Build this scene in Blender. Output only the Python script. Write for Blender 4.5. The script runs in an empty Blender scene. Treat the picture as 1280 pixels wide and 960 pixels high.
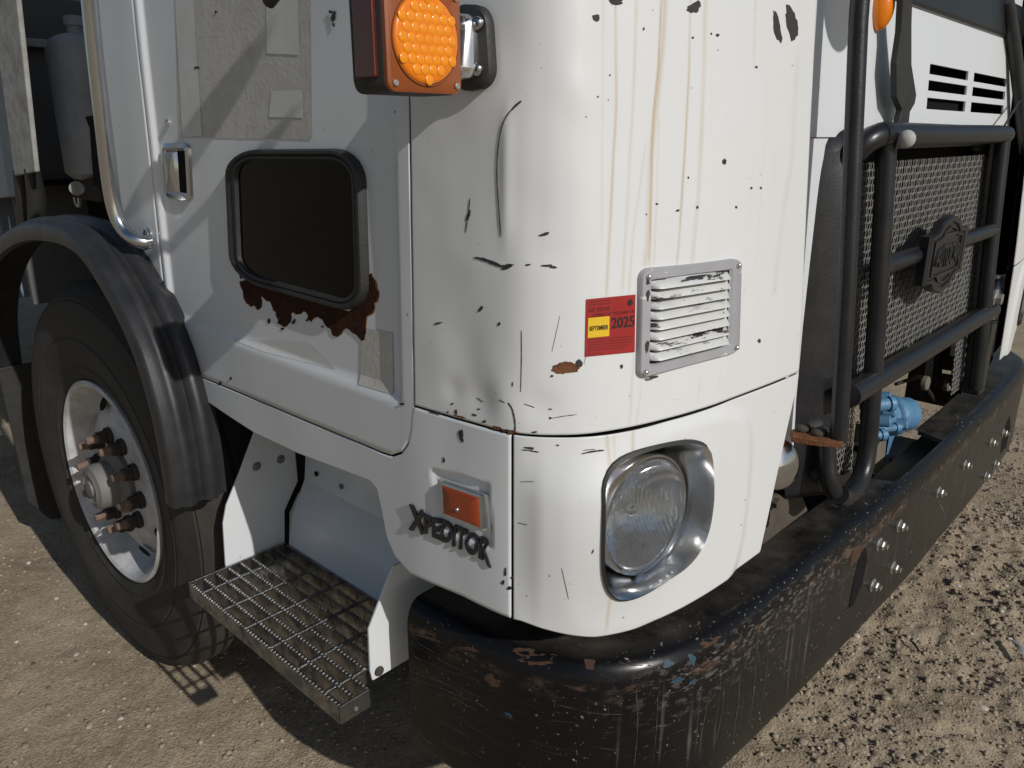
import bpy, bmesh, math, random
import numpy as np
from mathutils import Vector, Matrix

random.seed(7); RNG = np.random.default_rng(11)
SC = bpy.context.scene
COL = SC.collection
PI = math.pi

# ------------------------------------------------------------------ camera, world, sun, exposure
F_PX = 973.0; PITCH = math.radians(17.8); YAW = math.radians(46.7)
CAM = np.array([-0.74, -0.5, 1.43])
GZ = -0.13                                              # ground height
_f0 = np.array([math.sin(YAW), math.cos(YAW), 0]); RIGHT = np.array([math.cos(YAW), -math.sin(YAW), 0])
FWD = _f0 * math.cos(PITCH) - np.array([0, 0, math.sin(PITCH)]); UP = np.cross(RIGHT, FWD)
cam_d = bpy.data.cameras.new('camera'); cam = bpy.data.objects.new('camera', cam_d); COL.objects.link(cam)
cam_d.sensor_width = 36; cam_d.lens = F_PX / 1280 * 36; cam_d.clip_start = 0.02; cam_d.clip_end = 2000
cam.matrix_world = Matrix(((RIGHT[0], UP[0], -FWD[0], CAM[0]), (RIGHT[1], UP[1], -FWD[1], CAM[1]),
                           (RIGHT[2], UP[2], -FWD[2], CAM[2]), (0, 0, 0, 1)))
SC.camera = cam
SUN_D = Vector((0.088, 0.852, -0.515)).normalized()
sd = bpy.data.lights.new('sun', 'SUN'); sd.energy = 2.75; sd.angle = math.radians(0.55); sd.color = (1.0, 0.98, 0.945)
sun = bpy.data.objects.new('sun', sd); COL.objects.link(sun)
sun.rotation_euler = SUN_D.to_track_quat('-Z', 'Y').to_euler()
W = bpy.data.worlds.new('World'); SC.world = W; W.use_nodes = True
_nt = W.node_tree; _sky = _nt.nodes.new('ShaderNodeTexSky'); _sky.sky_type = 'NISHITA'; _sky.sun_disc = False
_sky.sun_elevation = math.asin(-SUN_D.z); _sky.sun_rotation = math.atan2(-SUN_D.x, -SUN_D.y)
_bg = _nt.nodes['Background']; _nt.links.new(_sky.outputs[0], _bg.inputs[0]); _bg.inputs[1].default_value = 0.05
SC.view_settings.view_transform = 'Standard'; SC.view_settings.look = 'None'
SC.view_settings.exposure = 0.0; SC.view_settings.gamma = 1.0

# ------------------------------------------------------------------ helpers: measuring
def ray(px, py): return RIGHT * (px - 640) + UP * (480 - py) + FWD * F_PX
def at(px, py, axis, val):
    d = ray(px, py); return CAM + d * ((val - CAM[axis]) / d[axis])

# ------------------------------------------------------------------ helpers: materials
def mat(name, base=(0.5, 0.5, 0.5), rough=0.5, metal=0.0, var=0.0, vscale=8.0, bump=0.0, bscale=60.0, coat=0.0, spec=0.5,
        dust=0.0, dust_col=(0.30, 0.25, 0.19), dscale=14.0, rvar=0.12):
    m = bpy.data.materials.new(name); m.use_nodes = True
    nt = m.node_tree; b = nt.nodes['Principled BSDF']
    b.inputs['Roughness'].default_value = rough; b.inputs['Metallic'].default_value = metal
    b.inputs['Coat Weight'].default_value = coat; b.inputs['Specular IOR Level'].default_value = spec
    b.inputs['Base Color'].default_value = (*base, 1)
    tc = nt.nodes.new('ShaderNodeTexCoord')
    n = nt.nodes.new('ShaderNodeTexNoise'); n.inputs['Scale'].default_value = vscale; n.inputs['Detail'].default_value = 7
    n.inputs['Roughness'].default_value = 0.62
    nt.links.new(tc.outputs['Object'], n.inputs['Vector'])
    mx = nt.nodes.new('ShaderNodeMix'); mx.data_type = 'RGBA'
    mx.inputs[6].default_value = (*[c * (1 - var) for c in base], 1)
    mx.inputs[7].default_value = (*[min(1, c * (1 + var)) for c in base], 1)
    nt.links.new(n.outputs['Fac'], mx.inputs[0])
    out = mx.outputs[2]
    if dust > 0:
        n2 = nt.nodes.new('ShaderNodeTexNoise'); n2.inputs['Scale'].default_value = dscale; n2.inputs['Detail'].default_value = 9
        n2.inputs['Roughness'].default_value = 0.7
        nt.links.new(tc.outputs['Object'], n2.inputs['Vector'])
        r = nt.nodes.new('ShaderNodeMapRange'); r.inputs[1].default_value = 0.38; r.inputs[2].default_value = 0.72
        r.inputs[4].default_value = dust
        nt.links.new(n2.outputs['Fac'], r.inputs[0])
        m2 = nt.nodes.new('ShaderNodeMix'); m2.data_type = 'RGBA'; m2.inputs[7].default_value = (*dust_col, 1)
        nt.links.new(out, m2.inputs[6]); nt.links.new(r.outputs[0], m2.inputs[0]); out = m2.outputs[2]
        ra = nt.nodes.new('ShaderNodeMath'); ra.operation = 'MULTIPLY_ADD'; ra.inputs[1].default_value = 0.5; ra.inputs[2].default_value = rough
        nt.links.new(r.outputs[0], ra.inputs[0]); nt.links.new(ra.outputs[0], b.inputs['Roughness'])
    elif rvar > 0:
        rr = nt.nodes.new('ShaderNodeMapRange'); rr.inputs[3].default_value = max(0.02, rough - rvar * rough); rr.inputs[4].default_value = min(1, rough + rvar)
        nt.links.new(n.outputs['Fac'], rr.inputs[0]); nt.links.new(rr.outputs[0], b.inputs['Roughness'])
    nt.links.new(out, b.inputs['Base Color'])
    if bump > 0:
        n3 = nt.nodes.new('ShaderNodeTexNoise'); n3.inputs['Scale'].default_value = bscale; n3.inputs['Detail'].default_value = 6
        nt.links.new(tc.outputs['Object'], n3.inputs['Vector'])
        bp = nt.nodes.new('ShaderNodeBump'); bp.inputs['Strength'].default_value = bump; bp.inputs['Distance'].default_value = 0.004
        nt.links.new(n3.outputs['Fac'], bp.inputs['Height']); nt.links.new(bp.outputs[0], b.inputs['Normal'])
    return m

def paint_mat(name, base, stained=False):
    """old white truck paint: chalky, faint dirt specks, run-down rust stains from the 'stain' attribute"""
    m = mat(name, base, 0.36, 0, 0.03, 5.0, coat=0.15, dust=0.13, dust_col=(0.52, 0.50, 0.47), dscale=5.0)
    nt = m.node_tree; b = nt.nodes['Principled BSDF']
    src = b.inputs['Base Color'].links[0].from_socket
    tc = nt.nodes.new('ShaderNodeTexCoord')
    # vertical grime
    mp = nt.nodes.new('ShaderNodeMapping'); mp.inputs['Scale'].default_value = (34, 34, 1.6)
    nt.links.new(tc.outputs['Object'], mp.inputs['Vector'])
    n = nt.nodes.new('ShaderNodeTexNoise'); n.inputs['Scale'].default_value = 1.0; n.inputs['Detail'].default_value = 5
    nt.links.new(mp.outputs[0], n.inputs['Vector'])
    r = nt.nodes.new('ShaderNodeMapRange'); r.inputs[1].default_value = 0.56; r.inputs[2].default_value = 0.95; r.inputs[4].default_value = 0.12
    nt.links.new(n.outputs['Fac'], r.inputs[0])
    mx = nt.nodes.new('ShaderNodeMix'); mx.data_type = 'RGBA'; mx.inputs[7].default_value = (0.48, 0.44, 0.36, 1)
    nt.links.new(r.outputs[0], mx.inputs[0]); nt.links.new(src, mx.inputs[6]); out = mx.outputs[2]
    # tiny dark specks
    n2 = nt.nodes.new('ShaderNodeTexNoise'); n2.inputs['Scale'].default_value = 95; n2.inputs['Detail'].default_value = 2
    nt.links.new(tc.outputs['Object'], n2.inputs['Vector'])
    r2 = nt.nodes.new('ShaderNodeMapRange'); r2.inputs[1].default_value = 0.745; r2.inputs[2].default_value = 0.78; r2.inputs[4].default_value = 0.75
    nt.links.new(n2.outputs['Fac'], r2.inputs[0])
    m3 = nt.nodes.new('ShaderNodeMix'); m3.data_type = 'RGBA'; m3.inputs[7].default_value = (0.12, 0.10, 0.08, 1)
    nt.links.new(r2.outputs[0], m3.inputs[0]); nt.links.new(out, m3.inputs[6]); out = m3.outputs[2]
    if stained:
        at_ = nt.nodes.new('ShaderNodeAttribute'); at_.attribute_name = 'stain'
        m4 = nt.nodes.new('ShaderNodeMix'); m4.data_type = 'RGBA'; m4.inputs[7].default_value = (0.46, 0.33, 0.16, 1)
        nt.links.new(at_.outputs['Fac'], m4.inputs[0]); nt.links.new(out, m4.inputs[6]); out = m4.outputs[2]
    nt.links.new(out, b.inputs['Base Color'])
    return m

M = {}
M['white'] = paint_mat('white_paint', (0.70, 0.72, 0.735))
M['white_stain'] = paint_mat('stained_white_paint', (0.72, 0.727, 0.722), True)
M['patch'] = mat('glue_patch', (0.56, 0.55, 0.51), 0.6, 0, 0.1, 20, 0.2, 120, dust=0.5, dust_col=(0.40, 0.37, 0.31), dscale=26)
M['patch2'] = mat('pale_tape_and_sunlight', (0.66, 0.66, 0.64), 0.5, 0, 0.08, 12, dust=0.3, dust_col=(0.45, 0.43, 0.38), dscale=30)
M['dark'] = mat('dark_void', (0.012, 0.012, 0.012), 0.9, spec=0.1)
M['primer'] = mat('bare_primer', (0.035, 0.032, 0.033), 0.65, 0, 0.4, 120, 0.5, 300)
M['rust'] = mat('rust', (0.032, 0.014, 0.009), 0.92, 0, 0.85, 70, 1.0, 140, spec=0.15, dust=0.5, dust_col=(0.085, 0.034, 0.015), dscale=38)
M['rust_edge'] = mat('orange_rust_edge', (0.22, 0.105, 0.05), 0.9, 0, 0.5, 90, 0.6, 160, spec=0.15)
M['rust_dull'] = mat('dull_brown_rust', (0.075, 0.043, 0.030), 0.85, 0, 0.5, 60, 0.5, 160, spec=0.2)
M['rust_light'] = mat('light_rust', (0.16, 0.07, 0.035), 0.9, 0, 0.6, 60, 0.9, 160, spec=0.15)
M['chrome'] = mat('chrome', (0.80, 0.80, 0.80), 0.07, 1.0, 0.04, 20, rvar=0.3)
M['mirror_chrome'] = mat('mirror_chrome', (0.86, 0.86, 0.86), 0.035, 1.0, 0.03, 20, rvar=0.3)
M['chrome_worn'] = mat('worn_chrome', (0.62, 0.635, 0.655), 0.14, 1.0, 0.1, 30, dust=0.10, dust_col=(0.20, 0.17, 0.13), dscale=40)
M['steel'] = mat('galvanised_steel', (0.30, 0.30, 0.30), 0.27, 1.0, 0.4, 55, 0.25, 120, dust=0.85, dust_col=(0.03, 0.027, 0.023), dscale=30)
M['zinc'] = mat('zinc_bolt', (0.62, 0.61, 0.57), 0.35, 0.9, 0.2, 90, dust=0.3, dscale=80)
M['rubber'] = mat('rubber', (0.022, 0.022, 0.022), 0.55, 0, 0.3, 40, 0.15, 200, dust=0.3, dust_col=(0.06, 0.055, 0.047), dscale=18)
M['glass_dark'] = mat('dark_glass', (0.003, 0.0035, 0.0035), 0.04, 0, 0.5, 3, spec=0.13, rvar=0.0)
M['tyre'] = mat('tyre_rubber', (0.024, 0.023, 0.022), 0.74, 0, 0.3, 26, 0.35, 170, dust=0.6, dust_col=(0.075, 0.063, 0.048), dscale=7)
M['plastic'] = mat('weathered_black_plastic', (0.020, 0.021, 0.024), 0.36, 0, 0.3, 30, 0.12, 380, dust=0.35, dust_col=(0.06, 0.057, 0.052), dscale=9)
M['black_paint'] = mat('satin_black_paint', (0.010, 0.011, 0.014), 0.32, 0, 0.3, 25, 0.10, 160, dust=0.16, dust_col=(0.06, 0.054, 0.045), dscale=14)
M['mesh'] = mat('grille_mesh_grey', (0.25, 0.25, 0.245), 0.5, 0.2, 0.3, 70, dust=0.6, dust_col=(0.27, 0.22, 0.16), dscale=10)
M['rim'] = mat('wheel_white', (0.60, 0.61, 0.62), 0.45, 0, 0.08, 14, 0.15, 90, dust=0.8, dust_col=(0.26, 0.22, 0.175), dscale=9)
M['hub'] = mat('hub_grey', (0.20, 0.195, 0.185), 0.6, 0.2, 0.2, 40, 0.2, 120, dust=0.6, dust_col=(0.2, 0.17, 0.13))
M['nut'] = mat('rusty_nut', (0.22, 0.145, 0.11), 0.75, 0.2, 0.6, 90, 0.6, 200, dust=0.5, dust_col=(0.24, 0.18, 0.145), dscale=60)
M['amber'] = mat('amber_lens', (0.84, 0.215, 0.003), 0.22, 0, 0.15, 40, coat=0.5)
M['amber_led'] = mat('amber_led_lens', (0.92, 0.29, 0.004), 0.2, 0, 0.12, 120, coat=0.7)
M['amber_rim'] = mat('amber_lens_edge', (0.27, 0.068, 0.014), 0.35, 0, 0.25, 30, coat=0.3)
M['red_lens'] = mat('dark_red_lens', (0.085, 0.012, 0.006), 0.22, 0, 0.3, 30, coat=0.4)
M['orange_refl'] = mat('orange_reflector', (0.36, 0.055, 0.012), 0.25, 0, 0.2, 200, 0.5, 900, coat=0.3)
M['sticker_red'] = mat('red_sticker', (0.33, 0.016, 0.014), 0.45, 0, 0.14, 18)
M['sticker_yellow'] = mat('yellow_sticker', (0.78, 0.50, 0.02), 0.45, 0, 0.08, 30)
M['ink'] = mat('black_ink', (0.02, 0.012, 0.012), 0.5)
M['ink_soft'] = mat('faded_ink', (0.15, 0.015, 0.012), 0.5)
M['tank'] = mat('white_plastic_tank', (0.50, 0.52, 0.54), 0.45, 0, 0.1, 6, dust=0.5, dust_col=(0.18, 0.18, 0.17), dscale=7)
M['bulk'] = mat('grey_bulkhead', (0.12, 0.125, 0.12), 0.6, 0, 0.3, 6, dust=0.5, dust_col=(0.06, 0.055, 0.05), dscale=6)
M['dirty_white'] = mat('dirty_white_steel', (0.42, 0.42, 0.41), 0.55, 0, 0.1, 8, dust=0.75, dust_col=(0.20, 0.17, 0.13), dscale=22)
M['blue'] = mat('blue_enamel', (0.085, 0.245, 0.43), 0.42, 0, 0.25, 40, 0.3, 160, dust=0.75, dust_col=(0.085, 0.11, 0.13), dscale=26)
M['tan_steel'] = mat('mud_caked_steel', (0.17, 0.15, 0.115), 0.85, 0, 0.35, 22, 0.5, 140)
M['chassis'] = mat('grimy_chassis', (0.035, 0.031, 0.027), 0.8, 0, 0.5, 18, 0.5, 100, dust=0.5, dust_col=(0.10, 0.083, 0.062), dscale=8)
M['blue_grey'] = mat('blue_grey_steel', (0.16, 0.20, 0.24), 0.5, 0, 0.15, 8, dust=0.4, dscale=12)
M['red_paint'] = mat('red_paint', (0.50, 0.03, 0.025), 0.4, 0, 0.1, 10)
M['glove'] = mat('mirror_back_black', (0.018, 0.018, 0.019), 0.5)

# ------------------------------------------------------------------ helpers: geometry
class MB:
    def __init__(s): s.v = []; s.f = []; s.mi = []; s.cur = 0
    def add(s, vs, fs):
        o = len(s.v); s.v.extend([tuple(map(float, p)) for p in vs])
        s.f.extend([tuple(i + o for i in f) for f in fs]); s.mi.extend([s.cur] * len(fs)); return s
    def box(s, c, size, rot=None):
        h = np.array(size) / 2; vs = []
        for i in range(8):
            p = Vector(((1 if i & 1 else -1) * h[0], (1 if i & 2 else -1) * h[1], (1 if i & 4 else -1) * h[2]))
            if rot is not None: p = rot @ p
            vs.append(Vector(c) + p)
        return s.add(vs, [(0, 2, 3, 1), (4, 5, 7, 6), (0, 1, 5, 4), (2, 6, 7, 3), (0, 4, 6, 2), (1, 3, 7, 5)])
    def beam(s, a, b, w, h, up=(0, 0, 1)):
        a = Vector(a); b = Vector(b); d = (b - a); L = d.length; d.normalize()
        x = d.cross(Vector(up)); x.normalize(); z = x.cross(d)
        return s.box((a + b) / 2, (w, L, h), Matrix((x, d, z)).transposed())
    def tube(s, pts, r, n=12, cap=True):
        pts = [Vector(p) for p in pts]; rs = r if hasattr(r, '__len__') else [r] * len(pts)
        vs = []; fs = []; prev = None
        for i, p in enumerate(pts):
            t = (pts[min(i + 1, len(pts) - 1)] - pts[max(i - 1, 0)]).normalized()
            if prev is None:
                u = t.orthogonal().normalized()
            else:
                u = (prev - t * prev.dot(t)).normalized()
            prev = u; w = t.cross(u)
            for k in range(n):
                a = 2 * PI * k / n; vs.append(p + (u * math.cos(a) + w * math.sin(a)) * rs[i])
        for i in range(len(pts) - 1):
            for k in range(n):
                a = i * n + k; b = i * n + (k + 1) % n; fs.append((a, b, b + n, a + n))
        if cap:
            fs.append(tuple(reversed(range(n)))); fs.append(tuple(range((len(pts) - 1) * n, len(pts) * n)))
        return s.add(vs, fs)
    def lathe(s, prof, c, axis, n=48, closed=False, up=None):
        """prof: (radius, height along axis)"""
        ax = Vector(axis).normalized(); u = Vector(up).normalized() if up is not None else ax.orthogonal().normalized(); w = ax.cross(u); c = Vector(c)
        vs = []; fs = []; m = len(prof)
        for k in range(n):
            a = 2 * PI * k / n; dr = u * math.cos(a) + w * math.sin(a)
            for (r, h) in prof: vs.append(c + dr * r + ax * h)
        for k in range(n):
            k2 = (k + 1) % n
            for j in range(m - 1 if not closed else m):
                j2 = (j + 1) % m
                fs.append((k * m + j, k2 * m + j, k2 * m + j2, k * m + j2))
        return s.add(vs, fs)
    def disc(s, c, axis, r, n=24):
        ax = Vector(axis).normalized(); u = ax.orthogonal().normalized(); w = ax.cross(u); c = Vector(c)
        return s.add([c + (u * math.cos(2 * PI * k / n) + w * math.sin(2 * PI * k / n)) * r for k in range(n)], [tuple(range(n))])
    def cyl(s, c, axis, r, h, n=20, bev=0.0):
        b = min(bev, r * 0.5, h * 0.5)
        p = [(0.0001, 0), (r - b, 0), (r, b), (r, h - b), (r - b, h), (0.0001, h)] if b > 0 else [(0.0001, 0), (r, 0), (r, h), (0.0001, h)]
        return s.lathe(p, c, axis, n)
    def sphere(s, c, r, n=10, m=6, squash=(1, 1, 1)):
        vs = []; fs = []
        for j in range(m + 1):
            th = PI * j / m
            for k in range(n):
                a = 2 * PI * k / n
                vs.append((c[0] + r * squash[0] * math.sin(th) * math.cos(a), c[1] + r * squash[1] * math.sin(th) * math.sin(a), c[2] + r * squash[2] * math.cos(th)))
        for j in range(m):
            for k in range(n):
                fs.append((j * n + k, (j + 1) * n + k, (j + 1) * n + (k + 1) % n, j * n + (k + 1) % n))
        return s.add(vs, fs)
    def loft(s, rings, close=True, cap_first=False, cap_last=False):
        n = len(rings[0]); vs = [p for r in rings for p in r]; fs = []
        for i in range(len(rings) - 1):
            for k in range(n if close else n - 1):
                k2 = (k + 1) % n; fs.append((i * n + k, i * n + k2, (i + 1) * n + k2, (i + 1) * n + k))
        if cap_first: fs.append(tuple(reversed(range(n))))
        if cap_last: fs.append(tuple(range((len(rings) - 1) * n, len(rings) * n)))
        return s.add(vs, fs)
    def slab(s, poly, off):
        """planar polygon extruded by vector off"""
        a = [Vector(p) for p in poly]; b = [p + Vector(off) for p in a]; n = len(a)
        return s.add(a + b, [tuple(range(n)), tuple(reversed(range(n, 2 * n)))] + [(i, i + n, (i + 1) % n + n, (i + 1) % n) for i in range(n)])
    xf = None
    def build(s, name, m, parent=None, smooth=None, bevel=0.0, bseg=2, fix=True, attrs=None):
        if MB.xf is not None: s.v = [MB.xf(p) for p in s.v]
        me = bpy.data.meshes.new(name); me.from_pydata(s.v, [], s.f)
        ms = m if isinstance(m, (list, tuple)) else [m]
        for k in ms: me.materials.append(k)
        if len(ms) > 1: me.polygons.foreach_set('material_index', s.mi)
        if attrs:
            for k, a in attrs.items():
                t = me.attributes.new(k, 'FLOAT', 'POINT'); t.data.foreach_set('value', np.asarray(a, np.float32))
        if fix:
            bm = bmesh.new(); bm.from_mesh(me)
            if not attrs: bmesh.ops.remove_doubles(bm, verts=bm.verts, dist=1e-6)
            bmesh.ops.recalc_face_normals(bm, faces=bm.faces); bm.to_mesh(me); bm.free()
        o = bpy.data.objects.new(name, me); COL.objects.link(o)
        if parent is not None: o.parent = parent
        if bevel > 0:
            b = o.modifiers.new('bevel', 'BEVEL'); b.width = bevel; b.segments = bseg; b.limit_method = 'ANGLE'; b.angle_limit = math.radians(35)
        if smooth is not None:
            me.polygons.foreach_set('use_smooth', [True] * len(me.polygons))
            if smooth < 179: me.set_sharp_from_angle(angle=math.radians(smooth))
        return o

def empty(name, loc=(0, 0, 0)):
    o = bpy.data.objects.new(name, None); COL.objects.link(o); o.location = loc; o.empty_display_size = 0.1; return o
def tag(o, label=None, cat=None, group=None, kind=None):
    for k, v in (('label', label), ('category', cat), ('group', group), ('kind', kind)):
        if v: o[k] = v
    return o
def part(name, parent=None):                              # an empty-free parent: just a note that parts hang on the truck
    return parent
def sm(a, b, x):
    t = np.clip((x - a) / (b - a), 0, 1); return t * t * (3 - 2 * t)
def smooth_closed(pts, k=6):
    P = [np.array(p, float) for p in pts]; n = len(P); out = []
    for i in range(n):
        p0, p1, p2, p3 = P[i - 1], P[i], P[(i + 1) % n], P[(i + 2) % n]
        for j in range(k):
            t = j / k
            out.append(0.5 * ((2 * p1) + (-p0 + p2) * t + (2 * p0 - 5 * p1 + 4 * p2 - p3) * t * t + (-p0 + 3 * p1 - 3 * p2 + p3) * t ** 3))
    return out
def smooth_open(pts, k=6):
    P = [np.array(p, float) for p in pts]; P = [2 * P[0] - P[1]] + P + [2 * P[-1] - P[-2]]; out = []
    for i in range(1, len(P) - 2):
        p0, p1, p2, p3 = P[i - 1], P[i], P[i + 1], P[i + 2]
        for j in range(k):
            t = j / k
            out.append(0.5 * ((2 * p1) + (-p0 + p2) * t + (2 * p0 - 5 * p1 + 4 * p2 - p3) * t * t + (-p0 + 3 * p1 - 3 * p2 + p3) * t ** 3))
    out.append(P[-2]); return out
def rounded_quad(c4, r=0.2, n=6, inset=0.0, ry=None):
    """points of a rounded unit square mapped bilinearly on the four corners c4 (TL, TR, BR, BL)"""
    ry = ry or r; out = []
    lo = inset; hi = 1 - inset; rr = max(r - inset, 0.01); rv = max(ry - inset, 0.01)
    for (cx, cy, a0) in ((hi - rr, lo + rv, -90), (hi - rr, hi - rv, 0), (lo + rr, hi - rv, 90), (lo + rr, lo + rv, 180)):
        for j in range(n + 1):
            a = math.radians(a0 + 90 * j / n); u = cx + rr * math.cos(a); v = cy + rv * math.sin(a)
            c = [np.array(q, float) for q in c4]
            out.append(c[0] * (1 - u) * (1 - v) + c[1] * u * (1 - v) + c[2] * u * v + c[3] * (1 - u) * v)
    return out

# value noise used for the ground and for ragged outlines
def vnoise(x, y, seed=0):
    xi = np.floor(x).astype(np.int64); yi = np.floor(y).astype(np.int64); xf = x - xi; yf = y - yi
    def h(a, b):
        n = (a * 374761393 + b * 668265263 + seed * 974711) & 0x7fffffff
        n = ((n ^ (n >> 13)) * 1274126177) & 0x7fffffff
        return ((n ^ (n >> 16)) & 0xffff) / 65535.0
    u = xf * xf * (3 - 2 * xf); v = yf * yf * (3 - 2 * yf)
    return (h(xi, yi) * (1 - u) + h(xi + 1, yi) * u) * (1 - v) + (h(xi, yi + 1) * (1 - u) + h(xi + 1, yi + 1) * u) * v

# ================================================================== the cab skin as a surface S(s, z)
_prof = [(0, 1.9), (0, 1.5), (0, 1.2), (0, 0.9), (0, 0.65), (0.0, 0.5), (0.0, 0.41), (0.005, 0.337), (0.010, 0.272), (0.019, 0.218), (0.036, 0.184),
         (0.060, 0.157), (0.086, 0.136), (0.119, 0.118), (0.173, 0.098), (0.249, 0.079), (0.322, 0.066), (0.387, 0.059), (0.483, 0.051), (0.592, 0.045), (0.75, 0.040)]
_pp = np.array(smooth_open(_prof, 24)); _seg = np.linalg.norm(np.diff(_pp, axis=0), axis=1)
_S = np.concatenate([[0], np.cumsum(_seg)])
_tan = np.gradient(_pp, axis=0); _tan /= np.linalg.norm(_tan, axis=1)[:, None]
_wf = sm(0.02, 0.16, _pp[:, 0])                         # 0 on the side, 1 on the front
RAKE = 0.068
def base_xy(s, z):
    s = np.asarray(s, float); z = np.asarray(z, float)
    x = np.interp(s, _S, _pp[:, 0]); y = np.interp(s, _S, _pp[:, 1]); w = np.interp(s, _S, _wf)
    dz = np.maximum(z - 1.02, 0)
    return x + 0.030 * dz * (1 - w), y + RAKE * dz * w
def nrm(s, z):
    tx = np.interp(s, _S, _tan[:, 0]); ty = np.interp(s, _S, _tan[:, 1]); w = np.interp(s, _S, _wf)
    # outward = tangent rotated (travel is -y then +x; outside is -x then -y)
    nx, ny = ty, -tx; l = np.hypot(nx, ny); nz = np.where(np.asarray(z) > 1.02, RAKE * w + 0.030 * (1 - w), 0)
    v = np.stack([nx / l, ny / l, nz * np.ones_like(nx)], -1)
    return v / np.linalg.norm(v, axis=-1, keepdims=True)
def hit(px, py):
    d = ray(px, py); z = 1.2
    for _ in range(6):
        x, y = base_xy(_S, np.full_like(_S, z)); ax, ay = x[:-1], y[:-1]; bx, by = x[1:] - ax, y[1:] - ay
        den = d[0] * by - d[1] * bx; den = np.where(np.abs(den) < 1e-12, 1e-12, den)
        t = ((ax - CAM[0]) * by - (ay - CAM[1]) * bx) / den
        q = ((ax - CAM[0]) * d[1] - (ay - CAM[1]) * d[0]) / den
        ok = (q >= -1e-6) & (q <= 1 + 1e-6) & (t > 0)
        if not ok.any(): raise ValueError('no hit %s %s' % (px, py))
        i = np.where(ok)[0][np.argmin(t[ok])]; s = _S[i] + q[i] * _seg[i]; z = CAM[2] + t[i] * d[2]
    return float(s), float(z)
def s_of_y(y): return float(np.interp(-y, -_pp[:, 1], _S))

# ---- outlines measured on the photograph, as (s, z)
SEAM_Z = 1.02
s_corner = hit(516, 400)[0]                              # seam between door and corner panel
s_vseam = hit(640, 600)[0]                               # seam between sill panel and headlight panel
s_edge = hit(998, 470)[0]                                # inner edge of corner panel
s_rear = s_of_y(1.50); s_dseam = hit(187, 190)[0]
ZTOP = 1.98

# ---- relief of the panels
hl_px = [(757, 640), (758, 605), (772, 581), (800, 567), (840, 557), (868, 554), (884, 562), (887, 590), (886, 630), (878, 672), (858, 706), (820, 735), (785, 750), (767, 745), (758, 725), (756, 690)]
hl_out = [hit(*p) for p in hl_px]
pad = [hit(*p) for p in [(700, 650), (712, 600), (770, 560), (850, 530), (912, 518), (932, 535), (934, 580), (926, 660), (912, 715), (880, 748), (800, 778), (715, 770)]]
def poly_sd(poly, s, z):
    P = np.array(poly); n = len(P); d = np.full(np.shape(s), 1e9); inside = np.zeros(np.shape(s), bool)
    for i in range(n):
        a = P[i]; b = P[(i + 1) % n]; e = b - a
        t = np.clip(((s - a[0]) * e[0] + (z - a[1]) * e[1]) / (e @ e), 0, 1)
        d = np.minimum(d, np.hypot(s - a[0] - t * e[0], z - a[1] - t * e[1]))
        c = ((a[1] > z) != (b[1] > z)) & (s < (b[0] - a[0]) * (z - a[1]) / ((b[1] - a[1]) + 1e-12) + a[0]); inside ^= c
    return np.where(inside, -d, d)
pad_s = [tuple(p) for p in smooth_closed(pad, 4)]
hl_s = [tuple(p) for p in smooth_closed(hl_out, 4)]
dents = [(662, 265, .050, .050, -.0055), (640, 215, .028, .09, .0035), (600, 500, .030, .030, -.0065), (566, 488, .020, .022, -.0045), (628, 500, .022, .040, .004),
         (676, 508, .026, .024, -.006), (712, 108, .030, .03, .003), (640, 60, .05, .05, -.003), (585, 455, .035, .07, -.0045), (548, 440, .03, .05, .002), (590, 330, .035, .03, .0022),
         (690, 318, .03, .02, -.0022), (740, 120, .04, .03, .0018), (560, 250, .03, .10, .002)]
dents = [(*hit(px, py), a, b, h * .55) for (px, py, a, b, h) in dents]
def disp_corner(s, z):
    d = np.zeros(np.shape(s))
    for (s0, z0, a, b, h) in dents: d = d + h * np.exp(-((s - s0) / a) ** 2 - ((z - z0) / b) ** 2)
    d = d + 0.0012 * (vnoise(s * 9, z * 7, 3) - .5) + 0.0005 * (vnoise(s * 28, z * 22, 4) - .5)
    zz = hit_crease
    return d + 0.0026 * np.exp(-((s - zz[0] - 0.012) / 0.010) ** 2) * sm(1.26, 1.34, z) * (1 - sm(1.42, 1.49, z))
hit_crease = hit(624, 230)
_bt = [hit(*p) for p in [(240, 408), (289, 426), (493, 502), (515, 510)]]
s_bev_f = hit(497, 300)[0]; s_bev_r = hit(206, 330)[0]
def disp_door(s, z):
    zb = np.interp(s, [p[0] for p in _bt], [p[1] for p in _bt])
    d = np.minimum(np.minimum((s_bev_f - s), (z - zb)), (s - s_bev_r) * 1.4)
    return -0.010 * sm(-0.004, 0.016, d) + 0.0025 * (vnoise(s * 6, z * 5, 8) - .5)
_rec = [hit(*p) for p in [(538, 583), (612, 603), (618, 690), (545, 660)]]
def disp_sill(s, z):
    d = -0.006 * sm(0.002, 0.006, -poly_sd(_rec, s, z))
    return d + 0.0016 * (vnoise(s * 7, z * 8, 9) - .5)
_bulge = hit(772, 655)
def disp_hl(s, z):
    a = poly_sd(pad_s, s, z)
    d = 0.008 * sm(-0.022 - .05 * sm(hl_s_mid + .05, hl_s_mid - .06, s), 0.012, -a)
    d = d + .034 * np.exp(-((s - _bulge[0]) / .11) ** 2 - ((z - _bulge[1]) / .135) ** 2) * sm(0.0, .05, s - s_vseam) * sm(0.0, .10, SEAM_Z - z)
    return d + 0.0012 * (vnoise(s * 8, z * 8, 12) - .5)
hl_s_mid = hit(800, 640)[0]
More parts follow.
